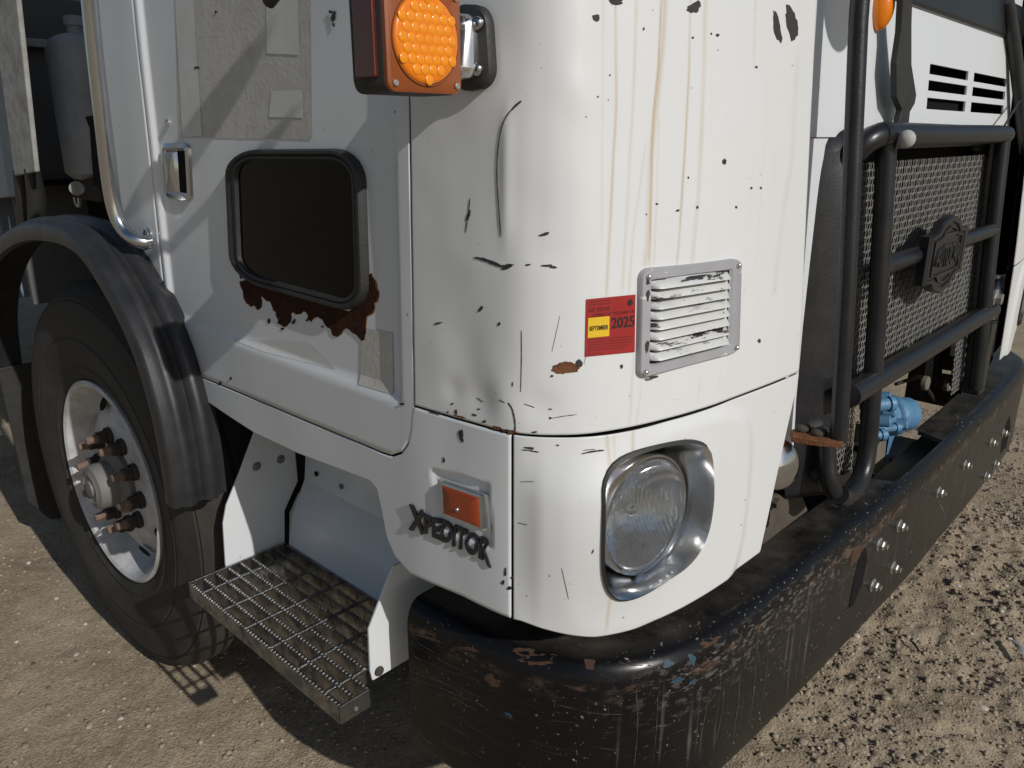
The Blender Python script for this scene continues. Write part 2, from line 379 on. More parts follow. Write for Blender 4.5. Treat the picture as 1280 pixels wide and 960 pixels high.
def surf(s, z, off=0.0, disp=None):
    s = np.asarray(s, float); z = np.asarray(z, float); x, y = base_xy(s, z); n = nrm(s, z)
    d = off + (disp(s, z) if disp is not None else 0)
    return np.stack([x, y, z], -1) + n * np.asarray(d)[..., None]
def disp_for(s, z):
    if s < s_corner: return disp_door if z > zdoor(s) else disp_sill
    if z > SEAM_Z: return disp_corner
    return disp_sill if s < s_vseam else disp_hl
def S(px, py, off=0.001):
    s, z = hit(px, py); d = disp_for(s, z); return surf(s, z, off + float(d(np.array(s), np.array(z))))
def Ssz(s, z, off=0.001):
    d = disp_for(s, z); return surf(s, z, off + float(d(np.array(s), np.array(z))))
def Nsz(s, z): return Vector(nrm(np.array(s), np.array(z)))

# door bottom seam (s -> z) and sill lower edge
_db = [hit(*p) for p in [(120, 420), (245, 469), (288, 486.4), (380, 525), (460, 558.4), (478, 566), (490, 570), (502, 566), (511, 553), (515, 535), (516.2, 516)]]
_db[0] = (s_rear, _db[1][1] + 0.0)
_db.sort()
def zdoor(s): return np.interp(s, [p[0] for p in _db], [p[1] for p in _db])
_lo = [hit(*p) for p in [(120, 440), (238, 480), (252, 497), (318, 541), (372, 566), (440, 592), (462, 600), (472, 612), (478, 640), (484, 672), (494, 695), (512, 716), (580, 746), (652, 776)]]
_lo[0] = (s_rear, _lo[1][1]); _lo.sort()
def zsill(s): return np.interp(s, [p[0] for p in _lo], [p[1] for p in _lo])
_hb = [hit(*p) for p in [(652, 776), (690, 786), (740, 791), (790, 781), (850, 755), (905, 722), (950, 690)]]
_hb.sort()
s_hledge = _hb[-1][0]
def zhl(s): return np.interp(s, [p[0] for p in _hb], [p[1] for p in _hb])

def skin(name, m, parent, s0, s1, zlo, zhi, disp, ns, nz, thick=0.004, extra_s=(), attrs_fn=None, hole=None):
    ss = np.unique(np.concatenate([np.linspace(s0, s1, ns), np.array([q for q in extra_s if s0 < q < s1])]))
    t = np.linspace(0, 1, nz); Sg = np.repeat(ss[:, None], nz, 1)
    lo = np.array([zlo(q) for q in ss]); hi = np.array([zhi(q) for q in ss]); Zg = lo[:, None] + (hi - lo)[:, None] * t[None]
    P = surf(Sg, Zg, 0.0, disp).reshape(-1, 3); m_ = MB(); n = len(ss)
    fs = [(i * nz + j, (i + 1) * nz + j, (i + 1) * nz + j + 1, i * nz + j + 1) for i in range(n - 1) for j in range(nz - 1)]
    if hole is not None:
        sd_ = poly_sd(hole, Sg.ravel(), Zg.ravel()); fs = [f for f in fs if min(sd_[i] for i in f) > -.0015]
    m_.add(P, fs)
    o = m_.build(name, m, parent, 179, fix=False, attrs=({k: fn(Sg, Zg).ravel() for k, fn in attrs_fn.items()} if attrs_fn else None))
    if thick:
        sl = o.modifiers.new('thickness', 'SOLIDIFY'); sl.thickness = thick; sl.offset = -1
    return o

# ================================================================== the truck
truck = tag(empty('garbage_truck', (0, 0, 0)), 'worn white cab-over truck with rusty window edge, round headlight and scraped black bumper', 'truck')
T = truck

# --- rust-run stains on the corner panel
def line_sz(pts): return sorted([hit(*p) for p in pts], key=lambda q: q[1])
streaks = [  # pixel polyline, width (m), strength
    ([(769, 0), (770, 130), (764, 250), (758, 370)], .0030, .62), ([(754, 0), (753, 150), (752, 300)], .0035, .16),
    ([(795, 0), (791, 130), (785, 250), (780, 330), (778, 365)], .0028, .30),
    ([(831, 0), (827, 70), (819, 140), (813, 200), (810, 300), (806, 335)], .0055, .50), ([(826, 0), (822, 90), (816, 150), (812, 330)], .0018, .80),
    ([(808, 178), (800, 235), (792, 290), (786, 370)], .0020, .30), ([(824, 140), (821, 250), (817, 335)], .0018, .34),
    ([(863, 0), (861, 100), (856, 190), (849, 300), (846, 330)], .0024, .72), ([(882, 0), (879, 120), (873, 240), (865, 330)], .0050, .36),
    ([(998, 60), (990, 200), (976, 290), (968, 370)], .0095, .16), ([(944, 20), (942, 80)], .004, .25),
    ([(792, 440), (788, 520), (786, 533)], .0024, .36), ([(803, 475), (797, 520), (793, 540)], .0018, .34),
    ([(876, 470), (872, 500)], .002, .25), ([(903, 455), (897, 490)], .002, .22), ([(942, 190), (935, 300), (925, 430)], .0016, .10), ([(962, 60), (955, 200), (945, 330)], .0016, .14)]
streaks = [(line_sz(p), w, a) for (p, w, a) in streaks]
def stain_corner(s, z):
    out = np.zeros(s.shape)
    for (pts, w, a) in streaks:
        zs = np.array([p[1] for p in pts]); sv = np.array([p[0] for p in pts])
        s0 = np.interp(z, zs, sv) + 0.0012 * (vnoise(z * 25, z * 0 + a * 90, 5) - .5)
        top = zs[-1] > 1.58
        m_ = sm(zs[0] - .012, zs[0] + .012, z) * (1.0 if top else 1 - sm(zs[-1] - .02, zs[-1] + .01, z))
        out += .82 * a * m_ * np.exp(-((s - s0) / (w * .85)) ** 2) * (0.65 + 0.7 * vnoise(z * 14, z * 0 + a * 200, 6))
    # general tan film towards the inner edge
    out += 0.05 * sm(s_edge - 0.30, s_edge, s)
    return np.clip(out, 0, 0.9)
streaks_l = [([(757, 540), (754, 650), (752, 785)], .0030, .42), ([(789, 535), (783, 575)], .0028, .45), ([(765, 545), (760, 600)], .0020, .25)]
streaks_l = [(line_sz(p), w, a) for (p, w, a) in streaks_l]
def stain_low(s, z):
    out = np.zeros(s.shape)
    for (pts, w, a) in streaks_l:
        zs = np.array([p[1] for p in pts]); sv = np.array([p[0] for p in pts])
        out += a * sm(zs[0] - .01, zs[0] + .02, z) * np.exp(-((s - np.interp(z, zs, sv)) / w) ** 2)
    return np.clip(out, 0, .9)

G = 0.0022
def S_relief(px, py, off):
    s_, z_ = hit(px, py); return surf(s_, z_, off + float(disp_hl(np.array(s_), np.array(z_))))
def hit_on_relief(px, py, off):
    qx, qy = px, py
    for _ in range(4):
        P_ = S_relief(qx, qy, off); d_ = P_ - CAM; zc = d_ @ FWD
        qx += px - (640 + F_PX * (d_ @ RIGHT) / zc); qy += py - (480 - F_PX * (d_ @ UP) / zc)
    return hit(qx, qy)
hl_out = [hit_on_relief(*p, .006) for p in hl_px]
hl_s = [tuple(p) for p in smooth_closed(hl_out, 4)]
corner = skin('corner_panel', M['white_stain'], T, s_corner + G, s_edge, lambda s: SEAM_Z + G, lambda s: ZTOP, disp_corner, 330, 300, attrs_fn={'stain': stain_corner})
corner['label'] = 'dented white corner panel with rust runs and paint chips'
hlp = skin('headlight_panel', M['white_stain'], T, s_vseam + G, s_edge, lambda s: zhl(s) if s <= s_hledge else np.interp(s, [s_hledge, s_edge], [zhl(s_hledge), SEAM_Z - .01]) * 1.0,
           lambda s: SEAM_Z - G, disp_hl, 260, 150, attrs_fn={'stain': stain_low}, hole=hl_s)
hlp['label'] = 'white lower corner panel around the headlight'
def sill_hi(s): return (zdoor(s) - G) if s < s_corner else SEAM_Z - G
sill = skin('sill_panel', M['white'], T, s_rear, s_vseam - G, lambda s: zsill(s), sill_hi, disp_sill, 240, 60, extra_s=[p[0] for p in _lo] + [p[0] for p in _db])
sill['label'] = 'white sill panel below the door'
door = skin('door', M['white'], T, s_dseam + G, s_corner - G, lambda s: zdoor(s) + G, lambda s: ZTOP, disp_door, 220, 120, extra_s=[p[0] for p in _db])
door['label'] = 'white cab door with peeling glue patches'
rear = skin('rear_panel', M['white'], T, s_rear, s_dseam - G, lambda s: zdoor(s) + G, lambda s: ZTOP, None, 20, 30)
shell = skin('inner_shell', M['dark'], T, s_rear, s_edge - 0.004, lambda s: (zsill(s) + .02 if s < s_vseam else zhl(min(s, s_hledge)) + .02), lambda s: ZTOP, lambda s, z: -0.022 - 0.0 * s, 160, 60, thick=0.0, hole=hl_s)

# --- decals on the skin
from mathutils.geometry import tessellate_polygon
def decal(name, polys, m, parent, off=0.0009, thick=0.0012):
    """each flake, chip or patch is an object of its own, lying on the skin"""
    o = None
    for poly in polys:
        mb = MB(); n = len(poly)
        top = [S(px, py, off) for (px, py) in poly]; bot = [S(px, py, off - thick) for (px, py) in poly]
        tri = tessellate_polygon([[Vector((px, py, 0)) for (px, py) in poly]])
        mb.add(top + bot, [tuple(t) for t in tri] + [(i, i + n, (i + 1) % n + n, (i + 1) % n) for i in range(n)])
        o = mb.build(name, m, parent)
    return o
def rag(cx, cy, rx, ry, ang=0, n=14, rough=0.45):
    k_ = .8 if max(rx, ry) < 6 else .92; rx *= k_; ry *= k_
    """irregular flake: a few slow lobes plus a fine ragged edge"""
    a0 = math.radians(ang); out = []; n = max(n + 6, 16) if max(rx, ry) > 3 else 9
    ph = [random.random() * 6.28 for _ in range(3)]
    for k in range(n):
        a = 2 * PI * k / n
        r = 1 - rough * (.36 + .22 * math.sin(2 * a + ph[0]) + .20 * math.sin(3 * a + ph[1]) + .12 * math.sin(5 * a + ph[2]) + .62 * (random.random() - .5))
        u = rx * r * math.cos(a); v = ry * r * math.sin(a)
        out.append((cx + u * math.cos(a0) - v * math.sin(a0), cy + u * math.sin(a0) + v * math.cos(a0)))
    return out
def ribbon(pts, w, jag=0.5):
    w = w * .6; pts = smooth_open(pts, 5); L = []; R = []
    for i, p in enumerate(pts):
        t = np.array(pts[min(i + 1, len(pts) - 1)]) - np.array(pts[max(i - 1, 0)]); t = t / (np.linalg.norm(t) + 1e-9); q = np.array([-t[1], t[0]])
        ww = (w * (1 - jag * random.random())) * min(1, 0.35 + i / 2, 0.35 + (len(pts) - 1 - i) / 2) / 2
        L.append(p + q * ww); R.append(p - q * ww)
    return [[tuple(q) for q in L] + [tuple(q) for q in reversed(R)]]
def quad_decal(name, c4, m, parent, off=0.001, nu=6, nv=6, r=0.02):
    mb = MB(); ring = rounded_quad(c4, r, 2); P = [S(p[0], p[1], off) for p in ring]; B = [S(p[0], p[1], off - .0015) for p in ring]
    g = []
    c = [np.array(q, float) for q in c4]
    for i in range(nu + 1):
        for j in range(nv + 1):
            u = i / nu; v = j / nv; q = c[0] * (1 - u) * (1 - v) + c[1] * u * (1 - v) + c[2] * u * v + c[3] * (1 - u) * v; g.append(S(q[0], q[1], off))
    mb.add(g, [(i * (nv + 1) + j, (i + 1) * (nv + 1) + j, (i + 1) * (nv + 1) + j + 1, i * (nv + 1) + j + 1) for i in range(nu) for j in range(nv)])
    return mb.build(name, m, parent)

chips = [rag(*a) for a in [(745, 22, 6, 5), (770, 1, 12, 6), (868, 9, 8, 12, 70), (897, 44, 3, 3), (889, 42, 1.5, 2), (971, 33, 5, 28, -12, 20, .5), (989, 28, 9, 25, -14, 20, .5), (905, 202, 4, 5), (866, 47, 2, 2), (804, 36, 1.5, 3),
        (821, 255, 2.2, 2.2), (847, 263, 3.5, 2), (871, 259, 2, 3), (680, 293, 8, 2.5, -14), (684, 332, 9, 2, 0), (692, 334, 6, 2, 0), (660, 331, 5, 1.5), (777, 458, 3, 3.5), (949, 426, 2.5, 4), (939, 235, 2, 2), (951, 235, 2, 2), (920, 259, 2, 2.5),
        (762, 94, 1.5, 1.5), (860, 222, 1.6, 2), (747, 121, 1.5, 1.5), (808, 268, 1.4, 1.4), (688, 523, 3, 2), (548, 404, 6, 1.6, -10), (624, 405, 2, 4, 30), (641, 480, 1, 4), (586, 270, 2.5, 8, 18), (688, 512, 3.5, 1.2), (945, 84, 2.4, 2),
        (565, 505, 2.5, 2), (570, 515, 2, 5), (560, 515, 1.5, 2), (576, 546, 2.5, 6), (577, 541, 3, 3), (597, 512, 3, 1.5), (605, 527, 4, 2), (592, 519, 5, 1.5, 18), (545, 516, 8, 1.3, 12), (632, 538, 6, 2), (668, 540, 5, 1.6), (601, 386, 2.2, 6, 30), (618, 329, 16, 2.6, 20), (634, 333, 9, 4.5, -15), (604, 324, 14, 2.2, 17)]]
decal('paint_chip', chips, M['primer'], corner)
scr = []
for pts, w in [([(651, 127), (638, 140), (628, 160), (623, 190), (622, 225), (624, 260), (627, 295)], 2.2), ([(652, 126), (645, 132), (640, 138)], 5), ([(588, 248), (586, 268), (583, 290)], 1.6), ([(690, 523), (706, 520), (721, 518)], 1.4),
               ([(636, 503), (641, 512), (644, 528), (644, 540)], 3.2), ([(625, 499), (632, 503)], 1.2), ([(652, 413), (652, 450), (651, 490)], 1.2), ([(655, 505), (668, 510)], 1.6), ([(594, 498), (602, 503)], 1.3), ([(700, 395), (690, 440)], .6), ([(745, 400), (730, 455)], .5)]:
    scr += ribbon(pts, w)
decal('scratch', scr, M['primer'], corner)
decal('rust_spot', [rag(707, 460, 20, 9.5, -4, 22, .28)], M['rust_light'], corner, .0010)
decal('paint_chip', [rag(724, 454, 5, 6, 0, 10, .3), rag(690, 470, 3, 2)], M['primer'], corner, .0013)
decal('rust_spot', [rag(640, 540, 7, 3, 10), rag(622, 535, 10, 2.2, 12), rag(575, 521, 8, 1.5, 16)], M['rust_light'], corner, .0012)
decal('paint_chip', [rag(575, 541, 3, 5), rag(578, 549, 2, 3), rag(662, 560, 9, 1.6, 6), rag(697, 556, 3, 1.2)], M['primer'], sill if False else T, .001)
sc2 = []
for pts, w in [([(652, 562), (662, 563), (674, 565)], 2.4), ([(725, 565), (738, 562), (752, 560)], 3.4), ([(727, 561), (742, 559)], 1.2), ([(650, 602), (668, 600)], 1.0), ([(648, 653), (660, 654)], .9), ([(700, 700), (708, 740)], .8), ([(732, 672), (730, 678)], 2.5)]:
    sc2 += ribbon(pts, w)
decal('scratch', sc2, M['primer'], hlp)
sc3 = [rag(*a) for a in [(632, 715, 2, 6), (629, 728, 3, 4), (637, 735, 4, 3), (640, 722, 1.5, 2), (555, 575, 2, 5, 0), (577, 543, 3, 6), (578, 551, 2.4, 3)]]
decal('paint_chip', sc3, M['primer'], sill)

# --- door: old sign glue, tapes, a painted sun patch, rust round the window
quad_decal('glue_patch', [(213, -60), (380, -60), (383, 174), (218, 172)], M['patch'], door, .0008, 10, 10)
quad_decal('tape_and_sun_patch', [(211, -60), (233, -60), (248, 170), (223, 171)], M['patch2'], door, .0016, 3, 10)
quad_decal('tape_and_sun_patch', [(326, -60), (365, -60), (368, 68), (327, 66)], M['patch2'], door, .0016)
quad_decal('tape_and_sun_patch', [(333, 113), (372, 112), (373, 147), (330, 146)], M['patch2'], door, .0016)
quad_decal('glue_patch', [(447, 411), (485, 417), (487, 494), (446, 481)], M['patch'], door, .0014)
quad_decal('tape_and_sun_patch', [(288, 424), (380, 430), (415, 463), (330, 440)], M['patch2'], door, .0010)  # sunlit gap between the mirror shadows, painted on as a pale quad
rp = [(120, 250), (132, 290), (150, 345), (168, 356), (183, 349), (198, 371), (212, 345), (205, 315), (225, 323), (250, 335), (268, 372), (278, 398), (283, 428), (310, 445), (325, 433), (340, 405), (335, 385), (350, 378), (380, 388), (395, 373), (404, 380), (410, 410), (425, 421), (440, 402), (455, 398), (470, 405), (482, 430), (500, 445), (515, 475), (540, 483), (560, 455), (580, 450), (600, 470), (620, 480), (640, 502), (655, 500), (662, 468), (660, 400), (680, 390), (695, 368), (690, 340), (706, 320), (713, 300), (700, 270), (695, 240), (685, 213), (664, 222), (648, 325), (620, 355), (585, 378), (540, 366), (400, 326), (250, 280), (150, 240)]
_rj = random.Random(3); rp2 = []
for i, (x, y) in enumerate(rp):
    rp2.append((260 + x / 3.43, 280 + y / 3.43))
    if i < 45:
        x2, y2 = rp[i + 1]; rp2.append((260 + ((x + x2) / 2 + _rj.uniform(-7, 7)) / 3.43, 280 + ((y + y2) / 2 + _rj.uniform(-7, 7)) / 3.43))
decal('rust_patch', [rp2], M['rust'], door, .0016)
_c = np.array([260 + 470 / 3.43, 280 + 330 / 3.43]); halo = []
for i, q in enumerate(rp2):
    d_ = np.array(q) - _c; halo.append(tuple(np.array(q) + d_ / (np.linalg.norm(d_) + 1e-6) * (_rj.uniform(.3, 2.4) if i < 88 else 0)))
decal('rust_edge', [halo], M['rust_edge'], door, .0010)
decal('rust_patch', [rag(331, 402, 2, 5), rag(361, 404, 2, 3), rag(348, 412, 3, 2)], M['rust'], door, .0014)
fl = [rag(*a) for a in [(345, 398, 3, 2), (363, 402, 2, 4), (398, 409, 2, 2), (400, 392, 2, 2), (379, 11 + 390, 2, 3), (296, 345, 2, 6), (411, 20, 3, 9, 8), (408, 14, 4, 3), (411, 30, 1.5, 4), (264, 14, 2, 2), (241, 84, 5, 2), (493, 140, 1.6, 1.6), (250, 479, 5, 3, 20), (276, 478, 2, 3), (289, 473, 2, 3), (503, 505, 4, 2.2, 0)]]
decal('paint_chip', fl, M['primer'], door, .0022)

def ring_part(name, c4, rings, m, parent, r=.2, ry=None, cap=False, n=7, smooth=40, caph=None):
    """rings: list of (inset, height off the skin)"""
    mb = MB(); R = []
    for (ins, h) in rings:
        R.append([S(p[0], p[1], h) for p in rounded_quad(c4, r, n, ins, ry)])
    mb.loft(R, True, False, False)
    if cap:
        c = np.mean(R[-1], 0); k = len(R[-1]); mb.add(list(R[-1]) + [c], [(i, (i + 1) % k, k) for i in range(k)])
    return mb.build(name, m, parent, smooth)
WIN = [(280, 187), (450, 185), (458, 397), (287, 349)]
win = ring_part('window', WIN, [(0, .0), (.003, .009), (.014, .0145), (.032, .0145), (.042, .010), (.052, .0125), (.068, .0115), (.076, .004)], M['rubber'], T, .22, .2)
ring_part('pane', WIN, [(.070, .0050), (.3, .0051)], M['glass_dark'], win, .22, .2, True, smooth=None)
HN = [(198, 178), (233, 178), (237, 253), (203, 247)]
hd = ring_part('door_handle', HN, [(0, 0), (.01, .006), (.09, .009), (.14, .006), (.15, .001)], M['chrome_worn'], T, .22, .12)
ring_part('handle_recess', HN, [(.13, .0012), (.4, .0012)], M['dark'], hd, .22, .12, True, smooth=None)
LV = [(201, 187), (216, 187), (220, 243), (206, 243)]
ring_part('handle_lever', LV, [(0, .001), (.06, .008), (.15, .0095)], M['chrome_worn'], hd, .12, .05, True, 3, 40)
p = S(205, 153, 0); n_ = Nsz(*hit(205, 153)); MB().cyl(p, n_, .008, .007, 14, .002).build('door_lock', M['chrome'], door, 40)
b_ = S(186, 294, 0); MB().lathe([(.0001, .0), (.019, 0), (.019, .004), (.0155, .006), (.0001, .006)], b_, (-1, 0, 0), 24).build('rail_foot', M['chrome_worn'], T, 30)

# --- grab rail
gr = [at(108, -60, 0, -.055), at(112, 0, 0, -.055), at(120, 80, 0, -.055), at(129, 160, 0, -.055), at(137, 230, 0, -.055), at(145, 268, 0, -.052), at(155, 288, 0, -.045), at(168, 299, 0, -.034), at(180, 303, 0, -.018), at(188, 302, 0, -.004)]
MB().tube(smooth_open(gr, 6), .0165, 16).build('grab_rail', M['chrome_worn'], T, 60)
rb_ = MB(); q = S(187, 294, .004)
rb_.lathe([(.0001, .0), (.012, 0), (.010, .004), (.0001, .005)], q, (-1, 0, 0), 12); rb_.build('rail_bolt', M['zinc'], T, 40)

# --- louvre vent, inspection sticker
def Sq(c4, u, v, off):
    c = [np.array(k, float) for k in c4]; q = c[0] * (1 - u) * (1 - v) + c[1] * u * (1 - v) + c[2] * u * v + c[3] * (1 - u) * v; return S(q[0], q[1], off)
def vent_mat(name, base, layers):
    m = mat(name, base, 0.45, 0.2, 0.10, 30)
    nt = m.node_tree; b = nt.nodes['Principled BSDF']; tc = nt.nodes.new('ShaderNodeTexCoord'); src = b.inputs['Base Color'].links[0].from_socket
    for sc_, lo, col, st in layers:
        mp = nt.nodes.new('ShaderNodeMapping'); mp.inputs['Scale'].default_value = (st, st, 1.6); mp.inputs['Location'].default_value = (sc_ * .13, .3, .7)
        nt.links.new(tc.outputs['Object'], mp.inputs[0])
        n = nt.nodes.new('ShaderNodeTexNoise'); n.inputs['Scale'].default_value = sc_; n.inputs['Detail'].default_value = 9; n.inputs['Roughness'].default_value = .70
        nt.links.new(mp.outputs[0], n.inputs['Vector'])
        r = nt.nodes.new('ShaderNodeMapRange'); r.inputs[1].default_value = lo; r.inputs[2].default_value = lo + .012; nt.links.new(n.outputs['Fac'], r.inputs[0])
        x = nt.nodes.new('ShaderNodeMix'); x.data_type = 'RGBA'; x.inputs[7].default_value = (*col, 1)
        nt.links.new(r.outputs[0], x.inputs[0]); nt.links.new(src, x.inputs[6]); src = x.outputs[2]
    nt.links.new(src, b.inputs['Base Color'])
    return m
M['vent'] = vent_mat('flaking_silver_paint', (0.40, 0.40, 0.42), ((14, .60, (.70, .70, .68), .7), (30, .66, (.05, .045, .045), .6)))
M['slat'] = vent_mat('flaking_slat_paint', (0.70, 0.70, 0.68), ((11, .56, (.38, .38, .40), .35), (26, .555, (.045, .04, .038), .24)))
VT = [(797, 336), (924, 322), (921, 440), (794, 474)]
vent = ring_part('vent_louvre', VT, [(0, .0), (.006, .0065), (.02, .009), (.10, .0085), (.115, .004)], M['vent'], T, .09, .09, False, 5, 40)
vent['label'] = 'silver louvred vent with flaking white paint'
ring_part('vent_back', VT, [(.09, .002), (.4, .002)], M['primer'], vent, .06, .06, True, smooth=None)
for k in range(8):
    v0 = .125 + k * .094; mb = MB(); R = []
    for (dv, h) in ((0.0, .0035), (.022, .0105), (.055, .0165), (.070, .0180), (.072, .0160), (.060, .0060)):
        row = []
        for u, e in ((.125, 0.0), (.14, .55), (.165, .92), (.19, 1), (.35, 1), (.5, 1), (.65, 1), (.81, 1), (.835, .92), (.86, .55), (.875, 0.0)):
            row.append(Sq(VT, u, v0 + dv, .003 + (h - .003) * e))
        R.append(row)
    mb.loft(R, False); mb.build('slat', M['slat'], vent, 45)
for (u, v) in ((.07, .075), (.945, .07), (.06, .94), (.945, .93)):
    MB().sphere(Sq(VT, u, v, .010), .0045, 10, 6).build('vent_screw', M['zinc'], vent, 60)
decal('paint_chip', [rag(825, 357, 12, 2.4, -8), rag(805, 352, 3, 5), rag(805, 368, 3, 8), rag(804, 432, 3, 9), rag(812, 470, 8, 2, -10)], M['primer'], vent, .0095)
ST = [(732.5, 374), (794, 368), (793, 440), (731, 446)]
stk = quad_decal('inspection_sticker', ST, M['sticker_red'], T, .0012, 5, 5)
stk['label'] = 'red inspection sticker with yellow month square'
def sub4(c4, u0, v0, u1, v1):
    c = [np.array(k, float) for k in c4]
    f = lambda u, v: tuple(c[0] * (1 - u) * (1 - v) + c[1] * u * (1 - v) + c[2] * u * v + c[3] * (1 - u) * v)
    return [f(u0, v0), f(u1, v0), f(u1, v1), f(u0, v1)]
quad_decal('month_label', sub4(ST, .045, .33, .475, .675), M['sticker_yellow'], stk, .0018, 4, 4)
def text_on(name, txt, c4, m, parent, off=.0022, depth=.0, bold=0.0, shear=0.0, fit=True, warp=None):
    cu = bpy.data.curves.new(name, 'FONT'); cu.body = txt; cu.offset = bold; cu.shear = shear; cu.resolution_u = 3; cu.extrude = 0.05 if depth else 0
    to = bpy.data.objects.new(name, cu); COL.objects.link(to); dg = bpy.context.evaluated_depsgraph_get(); dg.update()
    me = bpy.data.meshes.new_from_object(to.evaluated_get(dg)); bpy.data.objects.remove(to); me.name = name
    co = np.array([v.co[:] for v in me.vertices]); lo = co.min(0); hi = co.max(0); ext = np.maximum(hi - lo, 1e-6)
    for v in me.vertices:
        u = (v.co.x - lo[0]) / ext[0]; w = 1 - (v.co.y - lo[1]) / ext[1]
        if warp: u, w = warp(u, w)
        h = off + (depth if (depth and v.co.z > 0) else 0)
        v.co = Sq(c4, u, w, h)
    me.materials.clear(); me.materials.append(m)
    o = bpy.data.objects.new(name, me); COL.objects.link(o); o.parent = parent; return o
text_on('year_print', '2025', sub4(ST, .52, .36, .985, .555), M['ink'], stk, .0018, 0, .02)
text_on('month_print', 'SEPTEMBER', sub4(ST, .07, .475, .45, .555), M['ink'], stk, .0024, 0, .015)
text_on('number_print', 'MF 19735', sub4(ST, .06, .165, .48, .235), M['ink_soft'], stk, .0018, 0, .02)
text_on('small_print', 'EXPIRES AT THE END OF', sub4(ST, .14, .265, .985, .315), M['ink_soft'], stk, .0018, 0, .01)
for (v, u1) in ((.045, .5), (.095, .5), (.71, .95), (.755, .95), (.80, .93), (.845, .86), (.89, .80), (.955, .4)):
    quad_decal('print_line', sub4(ST, .06, v, u1, v + .012), M['ink_soft'], stk, .0018, 4, 1)
sealc = [tuple(np.array(sub4(ST, .89 + .055 * math.cos(a), .13 + .055 * math.sin(a), 1, 1)[0])) for a in np.linspace(0, 2 * PI, 13)[:-1]]
decal('seal_print', [sealc], M['ink'], stk, .0018, .0004)

# --- side marker and script badge
MKR = [(553, 600), (606, 618), (608, 662), (555, 641)]
mk = ring_part('side_marker', MKR, [(0, .0), (.02, .012), (.07, .013)], M['chrome_worn'], T, .06, .06, False, 3, 40)
ring_part('marker_lens', MKR, [(.065, .0125), (.10, .015), (.3, .0155)], M['orange_refl'], mk, .06, .06, True, 3, 40)
MB().sphere(S(577, 634, .0155), .0035, 8, 5).build('marker_screw', M['zinc'], mk, 60)
quad_decal('marker_back', [(548, 597), (611, 619), (612, 668), (551, 644)], M['patch2'], mk, .002, 3, 3)
M['badge'] = mat('gloss_black_badge', (0.012, 0.012, 0.014), 0.3, 0, 0.2, 60, coat=0.3)
def wb(u, w):
    w2 = w
    if u < .14: w2 = .5 + (w - .5) * 1.35; u = u * 1.25 - .03
    if u > .90 and w > .5: w2 = w + .25 * (u - .90) / .10 * (w - .5) * 2; u = u + .03 * (w - .5) * 2
    return u, w2
BD = [(516, 634), (612, 676), (612, 702), (516, 658)]
badge = text_on('badge', 'XPEDITOR', BD, M['badge'], T, .0008, .0036, .035, 0.0, warp=wb)
badge['label'] = 'raised black letter badge'
# --- headlight
lens_c = Vector(at(806, 643, 1, .108)); HLN = Vector((-.11, -.992, .05)).normalized()
_d = Vector(ray(806, 643)); _t = (lens_c - Vector(CAM)).length / _d.length
LR = 0.0935
hu = Vector((0, 0, 1)) - HLN * HLN.z; hu.normalize(); hw = HLN.cross(hu)
def lens_pt(a, r, h=0.0): return lens_c + (hw * math.cos(a) + hu * math.sin(a)) * r + HLN * h
hl = empty('headlight', (0, 0, 0)); hl.parent = T
NO = 72
outl = [np.array(p) for p in smooth_closed(hl_out, 10)]
# order the outline by angle around the lens as seen along HLN so that it lofts to the lens circle
def ang_of(P): q = Vector(P) - lens_c; return math.atan2(q.dot(hu), q.dot(hw))
op = [(ang_of(Ssz(q[0], q[1], .004)), q) for q in outl]; op.sort(key=lambda t: t[0])
angs = np.array([o[0] for o in op]); qs = np.array([o[1] for o in op])
A = np.linspace(-PI, PI, NO, endpoint=False)
oq = np.stack([np.interp(A, np.r_[angs[-1] - 2 * PI, angs, angs[0] + 2 * PI], np.r_[qs[-1, k], qs[:, k], qs[0, k]]) for k in (0, 1)], 1)
def hring(t, off_out, off_in, r_in): return None
o_rim = [Vector(Ssz(q[0], q[1], .0005)) for q in oq]; o_top = [Vector(Ssz(q[0], q[1], .006 + .010 * max(0, -math.cos(A[i])))) for i, q in enumerate(oq)]
cen = lens_c
def toward(P, a, f, h): return P.lerp(lens_pt(a, LR + .006, h), f)
rings = [o_rim, o_top] + [[toward(o_top[i], A[i], f, h) for i in range(NO)] for f, h in ((.02, .001), (.25, -.010), (.5, -.021), (.75, -.031), (1.0, -.040))]
mb = MB(); mb.loft(rings, True); bz = mb.build('headlight_bezel', M['mirror_chrome'], hl, 28)
gs = MB(); gs.loft([[Vector(Ssz(q[0], q[1], -.002)) + 0 * HLN for q in oq], [Vector(Ssz(q[0] + (q[0] - hl_s_mid) * .03, q[1] + (q[1] - lens_c.z) * .03, -.001)) for q in oq],
                    [Vector(Ssz(q[0] + (q[0] - hl_s_mid) * .03, q[1] + (q[1] - lens_c.z) * .03, .005)) for q in oq], [Vector(Ssz(q[0], q[1], .0062)) for q in oq]], True)
gs.build('headlight_gasket', M['rubber'], hl, 40)
MB().lathe([(LR + .007, -.058), (LR + .007, .000), (LR + .005, .005), (LR + .001, .005), (LR - .002, .002), (LR - .002, -.004)], lens_c, HLN, 64).build('lens_ring', M['chrome_worn'], hl, 40)
refl = MB(); rv_ = []
for i in range(61):
    for j in range(41):
        x = -1 + 2 * i / 60; y = (-1 + 2 * j / 40) * math.sqrt(max(0, 1 - x * x)); rv_.append(lens_c + hw * (x * LR) + hu * (y * LR) + HLN * (-.060 * (1 - x * x - y * y) + .0020 * (i % 2)))
refl.add(rv_, [(i * 41 + j, (i + 1) * 41 + j, (i + 1) * 41 + j + 1, i * 41 + j + 1) for i in range(60) for j in range(40)])
